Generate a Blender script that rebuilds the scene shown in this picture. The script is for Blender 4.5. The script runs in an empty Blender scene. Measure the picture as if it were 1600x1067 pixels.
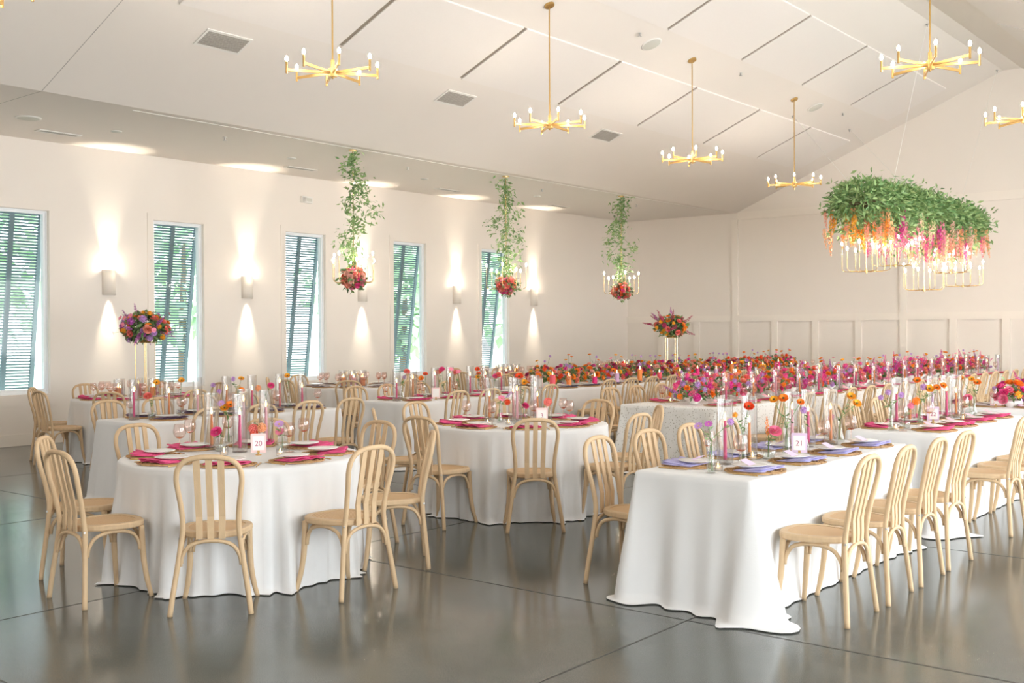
import bpy, bmesh, math, random
from mathutils import Vector, Matrix, Euler
random.seed(7)
RND = random.Random(11)
PI = math.pi
scene = bpy.context.scene
COL = scene.collection

# ------------------------------------------------------------------ camera
YAW, PITCH, ROLL, FPX, CAMH = -0.6844204, -0.00913434, -0.00505483, 1674.79, 1.58
def cam_axes():
    f = Vector((math.sin(YAW)*math.cos(PITCH), math.cos(YAW)*math.cos(PITCH), math.sin(PITCH)))
    r = Vector((math.cos(YAW), -math.sin(YAW), 0)); u = r.cross(f)
    return math.cos(ROLL)*r + math.sin(ROLL)*u, -math.sin(ROLL)*r + math.cos(ROLL)*u, f
CR, CU, CF = cam_axes()
cam_data = bpy.data.cameras.new('camera'); cam = bpy.data.objects.new('camera', cam_data); COL.objects.link(cam)
cam_data.sensor_width = 36.0; cam_data.lens = FPX/1600*36.0; cam_data.clip_start = 0.05; cam_data.clip_end = 300
m = Matrix((CR, CU, -CF)).transposed().to_4x4(); m.translation = (0, 0, CAMH); cam.matrix_world = m
scene.camera = cam
def at(px, py, z=0.762):
    """point of the horizontal plane z seen at photo pixel (px, py)"""
    d = CR*((px-800)/FPX) - CU*((py-533.5)/FPX) + CF
    t = (z-CAMH)/d.z
    return Vector((d.x*t, d.y*t, z))

# ------------------------------------------------------------------ view, world, large lights
vs = scene.view_settings
vs.view_transform = 'Standard'; vs.look = 'None'; vs.exposure = 0.36; vs.gamma = 1.0; vs.use_curve_mapping = False
cy = scene.cycles
cy.use_denoising = True; cy.max_bounces = 10; cy.diffuse_bounces = 5; cy.glossy_bounces = 4
cy.transmission_bounces = 8; cy.transparent_max_bounces = 48; cy.sample_clamp_indirect = 6.0; cy.caustics_reflective = False; cy.caustics_refractive = False
world = bpy.data.worlds.new('world'); scene.world = world; world.use_nodes = True
wn = world.node_tree.nodes; wl = world.node_tree.links
bg = wn['Background']; tc = wn.new('ShaderNodeTexCoord'); sep = wn.new('ShaderNodeSeparateXYZ'); rmp = wn.new('ShaderNodeValToRGB')
wl.new(tc.outputs['Generated'], sep.inputs[0]); wl.new(sep.outputs['Z'], rmp.inputs['Fac'])
rmp.color_ramp.elements[0].color = (0.93, 0.97, 1.0, 1); rmp.color_ramp.elements[1].color = (0.70, 0.86, 1.0, 1)
wl.new(rmp.outputs['Color'], bg.inputs['Color']); bg.inputs['Strength'].default_value = 5.0

sun_d = bpy.data.lights.new('sun', 'SUN'); sun_d.energy = 2.0; sun_d.angle = 0.02; sun_d.color = (1.0, 0.96, 0.9)
sun = bpy.data.objects.new('sun', sun_d); COL.objects.link(sun); sun.rotation_euler = (math.radians(12), math.radians(40), 0)
def area(name, loc, rot, sx, sy, power, color):
    d = bpy.data.lights.new(name, 'AREA'); d.shape = 'RECTANGLE'; d.size = sx; d.size_y = sy; d.energy = power; d.color = color
    o = bpy.data.objects.new(name, d); COL.objects.link(o); o.location = loc; o.rotation_euler = rot; return o
DAY = (1.0, 0.99, 0.98)
for yy, pw in ((1.5, 110), (6.5, 150), (11.5, 210), (16.5, 280)):            # glazed doors of the right-hand wall
    area('door_daylight', (3.1, yy, 1.75), (0, PI/2, 0), 3.0, 3.6, pw, DAY)
area('door_daylight', (-3.0, -3.1, 1.75), (PI/2, 0, 0), 6.0, 3.0, 45, DAY)  # fill lamps added behind the camera; the front wall has no doors
area('door_daylight', (-10.5, -3.1, 1.75), (PI/2, 0, 0), 6.0, 3.0, 45, DAY)

# ------------------------------------------------------------------ materials
MATS = {}
def srgb(r, g, b):
    f = lambda c: (c/255/12.92) if c/255 <= 0.04045 else ((c/255+0.055)/1.055)**2.4
    return (f(r), f(g), f(b), 1)
def mat(name, rgb, rough=0.5, metal=0.0, spec=0.5, var=0.06, scale=8.0, bump=0.0, bscale=60.0, sss=0.0, sheen=0.0, stretch=None):
    if name in MATS: return MATS[name]
    m = bpy.data.materials.new(name); m.use_nodes = True; n = m.node_tree.nodes; l = m.node_tree.links
    b = n['Principled BSDF']; c = srgb(*rgb)
    b.inputs['Roughness'].default_value = rough; b.inputs['Metallic'].default_value = metal
    b.inputs['Specular IOR Level'].default_value = spec
    if sheen: b.inputs['Sheen Weight'].default_value = sheen
    t = n.new('ShaderNodeTexCoord'); mp = n.new('ShaderNodeMapping'); l.new(t.outputs['Object'], mp.inputs[0])
    if stretch: mp.inputs['Scale'].default_value = stretch
    nz = n.new('ShaderNodeTexNoise'); nz.inputs['Scale'].default_value = scale; nz.inputs['Detail'].default_value = 4; l.new(mp.outputs[0], nz.inputs['Vector'])
    mx = n.new('ShaderNodeMix'); mx.data_type = 'RGBA'
    mx.inputs[6].default_value = [max(0, x*(1-var)) for x in c[:3]]+[1]; mx.inputs[7].default_value = [min(1, x*(1+var)) for x in c[:3]]+[1]
    l.new(nz.outputs['Fac'], mx.inputs[0]); l.new(mx.outputs[2], b.inputs['Base Color'])
    if bump:
        n2 = n.new('ShaderNodeTexNoise'); n2.inputs['Scale'].default_value = bscale; l.new(mp.outputs[0], n2.inputs['Vector'])
        bp = n.new('ShaderNodeBump'); bp.inputs['Strength'].default_value = bump; bp.inputs['Distance'].default_value = 0.01
        l.new(n2.outputs['Fac'], bp.inputs['Height']); l.new(bp.outputs[0], b.inputs['Normal'])
    MATS[name] = m; return m
def emat(name, rgb, strength):
    if name in MATS: return MATS[name]
    m = bpy.data.materials.new(name); m.use_nodes = True; n = m.node_tree.nodes; l = m.node_tree.links
    n.remove(n['Principled BSDF']); e = n.new('ShaderNodeEmission'); e.inputs['Color'].default_value = srgb(*rgb); e.inputs['Strength'].default_value = strength
    l.new(e.outputs[0], n['Material Output'].inputs['Surface']); MATS[name] = m; return m
def glass(name, tint=(255, 255, 255), boost=0.05, rough=0.03, ior=1.5):
    """thin clear glass: what passes straight through plus a fresnel sheen"""
    if name in MATS: return MATS[name]
    m = bpy.data.materials.new(name); m.use_nodes = True; n = m.node_tree.nodes; l = m.node_tree.links
    n.remove(n['Principled BSDF'])
    tr = n.new('ShaderNodeBsdfTransparent'); tr.inputs['Color'].default_value = srgb(*tint)
    gl = n.new('ShaderNodeBsdfGlossy'); gl.inputs['Roughness'].default_value = rough
    fr = n.new('ShaderNodeFresnel'); ge = n.new('ShaderNodeNewGeometry'); mr = n.new('ShaderNodeMapRange')
    mr.inputs[3].default_value = ior; mr.inputs[4].default_value = 1/ior; l.new(ge.outputs['Backfacing'], mr.inputs[0]); l.new(mr.outputs[0], fr.inputs['IOR'])   # same sheen on both faces of the thin wall
    ad = n.new('ShaderNodeMath'); ad.operation = 'ADD'; ad.use_clamp = True; ad.inputs[1].default_value = boost
    mx = n.new('ShaderNodeMixShader'); l.new(fr.outputs[0], ad.inputs[0]); l.new(ad.outputs[0], mx.inputs[0])
    l.new(tr.outputs[0], mx.inputs[1]); l.new(gl.outputs[0], mx.inputs[2]); l.new(mx.outputs[0], n['Material Output'].inputs['Surface'])
    MATS[name] = m; return m
def leafmat(name, a, b):
    """leaves: a tone for each leaf"""
    if name in MATS: return MATS[name]
    m = bpy.data.materials.new(name); m.use_nodes = True; n = m.node_tree.nodes; l = m.node_tree.links
    p = n['Principled BSDF']; g = n.new('ShaderNodeNewGeometry'); mx = n.new('ShaderNodeMix'); mx.data_type = 'RGBA'
    mx.inputs[6].default_value = srgb(*a); mx.inputs[7].default_value = srgb(*b)
    l.new(g.outputs['Random Per Island'], mx.inputs[0]); l.new(mx.outputs[2], p.inputs['Base Color'])
    p.inputs['Roughness'].default_value = 0.5
    MATS[name] = m; return m

M_WALL = mat('wall_paint', (235, 228, 220), 0.7, spec=0.2, var=0.012, scale=1.5, bump=0.05, bscale=90)
M_CEIL = mat('ceiling_paint', (236, 230, 223), 0.8, spec=0.2, var=0.012, scale=1.5)
M_PANEL = mat('acoustic_panel', (238, 233, 228), 0.9, spec=0.1, var=0.015, scale=30)
M_TRIM = mat('trim_paint', (238, 231, 222), 0.45, spec=0.35, var=0.01)
M_WINF = mat('window_frame_paint', (240, 243, 246), 0.4, var=0.01)
M_GRILLE = mat('vent_metal', (176, 172, 164), 0.5, var=0.05, scale=20)
M_GRILLE_D = mat('vent_dark', (128, 125, 118), 0.6, var=0.05)
M_WHITE = mat('white_plastic', (232, 230, 225), 0.5, var=0.01)
M_GREY = mat('speaker_cloth', (205, 205, 196), 0.7, var=0.04, scale=60)
M_WOOD = mat('natural_oak', (210, 182, 146), 0.55, spec=0.3, var=0.13, scale=14, bump=0.12, bscale=120, stretch=(3, 3, 0.6))
M_BRASS = mat('brushed_brass', (208, 172, 108), 0.36, metal=0.8, var=0.06, scale=30)
M_GOLD = mat('pale_gold', (226, 196, 138), 0.25, metal=0.8, var=0.04, scale=30)
M_STEEL = mat('screw_steel', (200, 200, 200), 0.3, metal=0.9, var=0.02)
M_CLOTH = mat('white_linen', (231, 231, 231), 0.85, spec=0.15, var=0.015, scale=6, bump=0.12, bscale=350, sheen=0.15)
M_PORC = mat('white_porcelain', (245, 243, 240), 0.2, var=0.01)
M_RATTAN = mat('rattan', (186, 148, 102), 0.7, var=0.3, scale=40, bump=0.3, bscale=150)
M_SHUT = mat('shutter_paint', (112, 132, 140), 0.5, var=0.05)
M_WAX = {}
for k, c in dict(hot_pink=(232, 40, 128), orange=(244, 146, 72), pale_pink=(245, 178, 196), coral=(236, 92, 108), lilac=(216, 176, 214)).items():
    M_WAX[k] = mat('wax_'+k, c, 0.5, var=0.04, scale=20)
M_FLAME = emat('flame', (255, 205, 120), 14.0)
M_BULB = emat('bulb_glow', (255, 240, 220), 200.0)
M_LAMP = emat('lamp_lens', (255, 222, 170), 12.0)
M_GLASS = glass('clear_glass', (251, 251, 251), 0.07, 0.08)
M_PINKG = glass('pink_glass', (251, 240, 236), 0.07, 0.05)
M_AMBER = glass('amber_glass', (238, 168, 120), 0.04)
M_PANE = glass('window_glass', (249, 251, 251), 0.0, 0.03, 1.2)
M_LEAF = leafmat('vine_leaf', (92, 136, 78), (166, 192, 130))
M_LEAF2 = leafmat('bouquet_leaf', (66, 108, 64), (132, 160, 98))
M_STEM = mat('flower_stem', (98, 140, 72), 0.6, var=0.1)
M_TREE = leafmat('tree_leaf', (140, 178, 138), (196, 214, 180))
M_BARK = mat('bark', (120, 100, 84), 0.9, var=0.2)
def floor_mat():
    m = bpy.data.materials.new('polished_concrete'); m.use_nodes = True; n = m.node_tree.nodes; l = m.node_tree.links
    b = n['Principled BSDF']; t = n.new('ShaderNodeTexCoord')
    n1 = n.new('ShaderNodeTexNoise'); n1.inputs['Scale'].default_value = 0.55; n1.inputs['Detail'].default_value = 6; l.new(t.outputs['Object'], n1.inputs['Vector'])
    n2 = n.new('ShaderNodeTexNoise'); n2.inputs['Scale'].default_value = 260; n2.inputs['Detail'].default_value = 3; l.new(t.outputs['Object'], n2.inputs['Vector'])
    r1 = n.new('ShaderNodeValToRGB'); r1.color_ramp.elements[0].position = 0.3; r1.color_ramp.elements[1].position = 0.7
    r1.color_ramp.elements[0].color = srgb(82, 85, 81); r1.color_ramp.elements[1].color = srgb(106, 110, 106); l.new(n1.outputs['Fac'], r1.inputs[0])
    r2 = n.new('ShaderNodeValToRGB'); r2.color_ramp.elements[0].position = 0.35; r2.color_ramp.elements[1].position = 0.65
    r2.color_ramp.elements[0].color = (0.72, 0.72, 0.72, 1); r2.color_ramp.elements[1].color = (1.12, 1.12, 1.12, 1); l.new(n2.outputs['Fac'], r2.inputs[0])
    mu = n.new('ShaderNodeMix'); mu.data_type = 'RGBA'; mu.blend_type = 'MULTIPLY'; mu.inputs[0].default_value = 1
    l.new(r1.outputs[0], mu.inputs[6]); l.new(r2.outputs[0], mu.inputs[7]); l.new(mu.outputs[2], b.inputs['Base Color'])
    rr = n.new('ShaderNodeMapRange'); rr.inputs[3].default_value = 0.10; rr.inputs[4].default_value = 0.20; l.new(n1.outputs['Fac'], rr.inputs[0]); l.new(rr.outputs[0], b.inputs['Roughness'])
    b.inputs['Specular IOR Level'].default_value = 0.55
    bp = n.new('ShaderNodeBump'); bp.inputs['Strength'].default_value = 0.015; l.new(n2.outputs['Fac'], bp.inputs['Height']); l.new(bp.outputs[0], b.inputs['Normal'])
    return m
M_FLOOR = floor_mat()
M_SEAM_SHADE = mat('channel_metal', (150, 138, 124), 0.6, var=0.05)  # tone of the shadow in the ceiling panel gaps
M_JOINT = mat('joint_filler', (66, 66, 62), 0.6, var=0.05)
def cane_mat():
    m = bpy.data.materials.new('woven_cane'); m.use_nodes = True; n = m.node_tree.nodes; l = m.node_tree.links
    b = n['Principled BSDF']; t = n.new('ShaderNodeTexCoord'); b.inputs['Roughness'].default_value = 0.6
    w = []
    for ang in (0.0, PI/2):
        mp = n.new('ShaderNodeMapping'); mp.inputs['Rotation'].default_value = (0, 0, ang+PI/4); l.new(t.outputs['Object'], mp.inputs[0])
        wv = n.new('ShaderNodeTexWave'); wv.inputs['Scale'].default_value = 38; l.new(mp.outputs[0], wv.inputs['Vector']); w.append(wv)
    mm = n.new('ShaderNodeMath'); mm.operation = 'MULTIPLY'; l.new(w[0].outputs['Fac'], mm.inputs[0]); l.new(w[1].outputs['Fac'], mm.inputs[1])
    r = n.new('ShaderNodeValToRGB'); r.color_ramp.elements[0].color = srgb(198, 158, 112); r.color_ramp.elements[1].color = srgb(238, 212, 172); l.new(mm.outputs[0], r.inputs[0]); l.new(r.outputs[0], b.inputs['Base Color'])
    bp = n.new('ShaderNodeBump'); bp.inputs['Strength'].default_value = 0.4; bp.inputs['Distance'].default_value = 0.004; l.new(mm.outputs[0], bp.inputs['Height']); l.new(bp.outputs[0], b.inputs['Normal'])
    return m
M_CANE = cane_mat()
def lace_mat():
    m = bpy.data.materials.new('eyelet_lace'); m.use_nodes = True; n = m.node_tree.nodes; l = m.node_tree.links
    b = n['Principled BSDF']; b.inputs['Roughness'].default_value = 0.85; t = n.new('ShaderNodeTexCoord')
    v = n.new('ShaderNodeTexVoronoi'); v.inputs['Scale'].default_value = 42; l.new(t.outputs['Object'], v.inputs['Vector'])
    r = n.new('ShaderNodeValToRGB'); r.color_ramp.elements[0].position = 0.14; r.color_ramp.elements[1].position = 0.30
    r.color_ramp.elements[0].color = srgb(168, 162, 150); r.color_ramp.elements[1].color = srgb(240, 239, 236); l.new(v.outputs['Distance'], r.inputs[0]); l.new(r.outputs[0], b.inputs['Base Color'])
    bp = n.new('ShaderNodeBump'); bp.inputs['Strength'].default_value = 0.5; bp.inputs['Distance'].default_value = 0.005; l.new(r.outputs[0], bp.inputs['Height']); l.new(bp.outputs[0], b.inputs['Normal'])
    return m
M_LACE = lace_mat()

# ------------------------------------------------------------------ mesh builder
class MB:
    def __init__(s): s.v = []; s.f = []; s.mi = []
    def add(s, vs, fs, mi=0):
        o = len(s.v); s.v += [tuple(p) for p in vs]; s.f += [tuple(i+o for i in f) for f in fs]; s.mi += [mi]*len(fs); return s
    def box(s, x0, x1, y0, y1, z0, z1, mi=0, mtx=None):
        vs = [Vector(p) for p in ((x0,y0,z0),(x1,y0,z0),(x1,y1,z0),(x0,y1,z0),(x0,y0,z1),(x1,y0,z1),(x1,y1,z1),(x0,y1,z1))]
        if mtx: vs = [mtx @ p for p in vs]
        return s.add(vs, [(0,3,2,1),(4,5,6,7),(0,1,5,4),(1,2,6,5),(2,3,7,6),(3,0,4,7)], mi)
    def tube(s, pts, r, seg=8, cap=True, mi=0, flat=1.0, up=None):
        pts = [Vector(p) for p in pts]; n = len(pts); rs = r if isinstance(r, (list, tuple)) else [r]*n
        rings = []; prev = None
        for i in range(n):
            t = (pts[min(i+1, n-1)]-pts[max(i-1, 0)]).normalized()
            if up is not None: a = (Vector(up)-t*t.dot(Vector(up))).normalized()
            elif prev is None: a = t.orthogonal().normalized()
            else: a = (prev-t*t.dot(prev)).normalized()
            prev = a; b = t.cross(a)
            rings.append([pts[i]+(a*math.cos(2*PI*k/seg)*flat+b*math.sin(2*PI*k/seg))*rs[i] for k in range(seg)])
        vs = [p for q in rings for p in q]; fs = []
        for i in range(n-1):
            for k in range(seg):
                k2 = (k+1) % seg; fs.append((i*seg+k, i*seg+k2, (i+1)*seg+k2, (i+1)*seg+k))
        if cap: fs += [tuple(range(seg-1, -1, -1)), tuple((n-1)*seg+k for k in range(seg))]
        return s.add(vs, fs, mi)
    def lathe(s, prof, seg=16, mi=0, c=(0, 0, 0)):
        vs = []; fs = []; n = len(prof)
        for r, z in prof:
            for k in range(seg): vs.append((c[0]+r*math.cos(2*PI*k/seg), c[1]+r*math.sin(2*PI*k/seg), c[2]+z))
        for i in range(n-1):
            for k in range(seg):
                k2 = (k+1) % seg; fs.append((i*seg+k, i*seg+k2, (i+1)*seg+k2, (i+1)*seg+k))
        if prof[0][0] > 1e-5: fs.append(tuple(range(seg-1, -1, -1)))
        return s.add(vs, fs, mi)
    def bar(s, pts, w, t, wdir, mi=0):
        """flat bar along pts: width w along wdir, thickness t"""
        pts = [Vector(p) for p in pts]; wd = Vector(wdir).normalized(); n = len(pts); vs = []; fs = []
        for i in range(n):
            tg = (pts[min(i+1, n-1)]-pts[max(i-1, 0)]).normalized(); nn = tg.cross(wd).normalized()
            for a, b in ((-1,-1),(1,-1),(1,1),(-1,1)): vs.append(pts[i]+wd*(a*w/2)+nn*(b*t/2))
        for i in range(n-1):
            for k in range(4):
                k2 = (k+1) % 4; fs.append((i*4+k, i*4+k2, (i+1)*4+k2, (i+1)*4+k))
        fs += [(3,2,1,0), tuple((n-1)*4+k for k in range(4))]
        return s.add(vs, fs, mi)
    def mesh(s, name, mats, smooth=False):
        me = bpy.data.meshes.new(name); me.from_pydata(s.v, [], s.f)
        for mm in (mats if isinstance(mats, (list, tuple)) else [mats]): me.materials.append(mm)
        if any(s.mi): me.polygons.foreach_set('material_index', s.mi)
        if smooth: me.polygons.foreach_set('use_smooth', [True]*len(me.polygons))
        me.update(); return me
def smooth_path(pts, n=6):
    P = [Vector(p) for p in pts]; out = []
    for i in range(len(P)-1):
        p0 = P[max(i-1, 0)]; p1 = P[i]; p2 = P[i+1]; p3 = P[min(i+2, len(P)-1)]
        for k in range(n):
            t = k/n
            out.append(0.5*((2*p1)+(p2-p0)*t+(2*p0-5*p1+4*p2-p3)*t*t+(3*p1-p0-3*p2+p3)*t**3))
    out.append(P[-1]); return out

# ------------------------------------------------------------------ objects
def tag(o, label=None, cat=None, group=None, kind=None):
    if label: o['label'] = label
    if cat: o['category'] = cat
    if group: o['group'] = group
    if kind: o['kind'] = kind
    return o
def part(name, me, parent, loc=(0, 0, 0), rot=(0, 0, 0), scale=1.0, label=None, kind=None):
    o = bpy.data.objects.new(name, me); COL.objects.link(o); o.parent = parent; o.location = loc; o.rotation_euler = rot
    if scale != 1.0: o.scale = (scale,)*3 if not isinstance(scale, (tuple, list)) else scale
    return tag(o, label=label, kind=kind)
def single(name, me, label, cat, group=None, loc=(0, 0, 0), rot=(0, 0, 0), scale=1.0):
    o = part(name, me, None, loc, rot, scale); return tag(o, label, cat, group)
def thing(name, label, cat, group=None, loc=(0, 0, 0), rz=0.0):
    o = bpy.data.objects.new(name, None); COL.objects.link(o); o.empty_display_size = 0.05
    o.location = loc; o.rotation_euler = (0, 0, rz); return tag(o, label, cat, group)
def struct(name, mb, mats, label, parent=None, smooth=False):
    o = part(name, mb.mesh(name, mats, smooth), parent)
    if parent is None: o['kind'] = 'structure'; o['label'] = label
    return o

# ================================================================== THE ROOM
XL, XR, YF, YB, ZC = -15.0, 3.3, -3.3, 23.05, 4.36
XS = -11.93; SL = 0.41; XRI0, XRI1 = -6.0, -5.66; ZR = ZC+SL*(XRI0-XS)
XS2 = XRI1+(XRI0-XS)
def vault_z(x): return ZC+SL*(x-XS) if x < XRI0 else (ZR if x < XRI1 else ZR-SL*(x-XRI1))
mb = MB().box(XL-0.3, XR+0.3, YF-0.3, YB+0.3, -0.2, 0.0); floor = struct('floor', mb, M_FLOOR, 'polished grey concrete floor with saw cut joints')
# saw cut joints (thin filler lines, just proud of nothing: flush strips)
def joint(p, q, w=0.010):
    p = Vector((p[0], p[1], 0.0008)); q = Vector((q[0], q[1], 0.0008)); n = (q-p).cross(Vector((0, 0, 1))).normalized()*w/2
    part('control_joint', MB().add([p-n, q-n, q+n, p+n], [(0, 1, 2, 3)]).mesh('control_joint', M_JOINT), floor)
for yj in (-0.52, 2.3, 5.117, 7.94, 10.76, 13.58, 16.4, 19.22, 22.04): joint((XL+0.02, yj), (XR-0.02, yj))
for xj in (-14.87, -11.89, -8.91, -5.93, -2.952, 0.03, 3.0): joint((xj, YF+0.02), (xj, YB-0.02))
# walls ------------------------------------------------------------
WY = [(6.89, 7.79), (9.495, 10.405), (12.10, 13.0), (14.74, 15.64), (17.36, 18.27)]; WZ0, WZ1 = 0.72, 3.36; WT = 0.14
mb = MB(); ys = [YF] + [y for w in WY for y in w] + [YB]
for i in range(0, len(ys), 2): mb.box(XL-WT, XL, ys[i], ys[i+1], 0, ZC+0.2)
for a, b in WY: mb.box(XL-WT, XL, a, b, 0, WZ0); mb.box(XL-WT, XL, a, b, WZ1, ZC+0.2)
struct('wall_left', mb, M_WALL, 'cream painted wall with five tall narrow windows')
gab = [(XL-0.2, 0), (XR+0.2, 0), (XR+0.2, ZC+0.1), (XS2, ZC+0.1), (XRI1, ZR+0.1), (XRI0, ZR+0.1), (XS, ZC+0.1), (XL-0.2, ZC+0.1)]
def gable(y0, y1):
    b = MB(); n = len(gab); vs = [(x, y0, z) for x, z in gab]+[(x, y1, z) for x, z in gab]
    return b.add(vs, [tuple(range(n)), tuple(range(2*n-1, n-1, -1))]+[(i, (i+1) % n+0, (i+1) % n+n, i+n) for i in range(n)])
wall_back = struct('wall_back', gable(YB, YB+0.2), M_WALL, 'cream gable end wall with panelled wainscot')
struct('wall_front', gable(YF-0.2, YF), M_WALL, 'wall opposite the panelled gable end')
# right-hand wall with its glazed doors (outside the photo, it is where the daylight comes in)
DY = [(-0.4, 3.4), (4.6, 8.4), (9.6, 13.4), (14.6, 18.4)]
mb = MB(); ys = [YF] + [y for w in DY for y in w] + [YB]
for i in range(0, len(ys), 2): mb.box(XR, XR+WT, ys[i], ys[i+1], 0, ZC+0.2)
for a, b in DY: mb.box(XR, XR+WT, a, b, 3.4, ZC+0.2)
struct('wall_right', mb, M_WALL, 'wall of tall glazed doors')
for k, (a, b) in enumerate(DY):
    mb = MB(); w = (b-a)/4
    for j in range(5): mb.box(XR+0.03, XR+0.09, a+j*w-0.04, a+j*w+0.04, 0, 3.4)
    mb.box(XR+0.03, XR+0.09, a, b, 3.3, 3.4); mb.box(XR+0.03, XR+0.09, a, b, 0, 0.1)
    d = struct('door_%d' % (k+1), mb, M_WINF, 'tall glazed folding doors')
    for j in range(4): part('pane', MB().box(XR+0.055, XR+0.06, a+j*w+0.04, a+(j+1)*w-0.04, 0.1, 3.3).mesh('pane', M_PANE), d)
# wainscot trim on the end wall
ty = YB-0.04
def trim(k, name, boxes, par=None):
    b = MB()
    for bx in boxes: b.box(*bx)
    return struct(name, b, M_TRIM, 'painted trim board', par)
t1 = trim(1, 'trim_1', [(XL, XR, ty, YB, 1.79, 1.94)]); t1['label'] = 'painted chair rail along the gable end wall'
t2 = trim(2, 'trim_2', [(XS+0.05, XS2, ty, YB, 4.19, 4.37)]); t2['label'] = 'painted band across the gable end wall'
bx = -12.96; k = 3
for i, xb in enumerate([-14.0, -13.0, -11.96, -10.96, -9.97, -8.98, -8.0, -6.97, -5.94, -4.93, -3.92, -2.9]):
    o = trim(k, 'trim_%d' % k, [(xb-0.076, xb+0.076, ty, YB, 0.16, 1.79)]); o['label'] = 'upright panel batten on the gable end wall'; o['group'] = 'wainscot battens'; k += 1
for xb in (-11.96, -8.0, -3.92):
    o = trim(k, 'trim_%d' % k, [(xb-0.076, xb+0.076, ty, YB, 1.94, 4.19)]); o['label'] = 'tall upright batten above the chair rail'; o['group'] = 'tall battens'; k += 1
struct('baseboard_left', MB().box(XL, XL+0.018, YF, YB, 0, 0.165), M_TRIM, 'tall painted baseboard under the windows')
struct('baseboard_back', MB().box(XL, XR, ty, YB, 0, 0.16), M_TRIM, 'painted baseboard of the gable end wall')
# ceiling ----------------------------------------------------------
mb = MB(); T = 0.12
prof = [(XL, ZC), (XS, ZC), (XRI0, ZR), (XRI1, ZR), (XS2, ZC), (XR, ZC)]
for i in range(len(prof)-1):
    (xa, za), (xb, zb) = prof[i], prof[i+1]
    vs = [(xa, YF, za), (xb, YF, zb), (xb, YB, zb), (xa, YB, za), (xa, YF, za+T), (xb, YF, zb+T), (xb, YB, zb+T), (xa, YB, za+T)]
    mb.add(vs, [(0, 3, 2, 1), (4, 5, 6, 7), (0, 1, 5, 4), (2, 3, 7, 6)])
ceiling = struct('ceiling', mb, M_CEIL, 'white vaulted ceiling with flat soffits along the sides')
def slope_box(x0, x1, y0, y1, d0, d1):
    """slab hung under the vault between plan x0..x1"""
    vs = []
    for d in (d0, d1):
        for x, y in ((x0, y0), (x1, y0), (x1, y1), (x0, y1)): vs.append((x, y, vault_z(x)-d))
    return MB().add(vs, [(0, 1, 2, 3), (7, 6, 5, 4), (0, 4, 5, 1), (1, 5, 6, 2), (2, 6, 7, 3), (3, 7, 4, 0)])
PY = [6.66, 8.96, 11.18, 13.45, 15.73, 18.03, 20.26, 22.3]
pn = 0
for (xa, xb) in ((-10.04, -8.86), (-8.06, -6.87), (-4.79, -3.60), (-2.80, -1.62)):
    for i in range(len(PY)-1):
        part('acoustic_panel', slope_box(xa, xb, PY[i]+0.035, PY[i+1]-0.035, -0.002, 0.022).mesh('acoustic_panel', M_PANEL), ceiling)
    for i in range(1, len(PY)-1): part('panel_channel', slope_box(xa+0.01, xb-0.01, PY[i]-0.034, PY[i]+0.034, 0.0, 0.006).mesh('panel_channel', M_SEAM_SHADE), ceiling)  # dark strips stand in for the shadow between panels
# reveal line across the ceiling at y 6.13
part('control_joint', MB().box(XL+0.01, XS, 6.127, 6.135, ZC-0.0015, ZC+0.001).mesh('joint', M_GRILLE), ceiling)
part('control_joint', slope_box(XS, XRI0, 6.127, 6.135, -0.001, 0.0015).mesh('joint', M_GRILLE), ceiling)
# curtain track along the soffit edge
part('track', MB().tube([(XS-0.12, 7.35, ZC-0.012), (XS-0.12, 22.6, ZC-0.012)], 0.005, 6).mesh('track', M_WHITE), ceiling)

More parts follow.
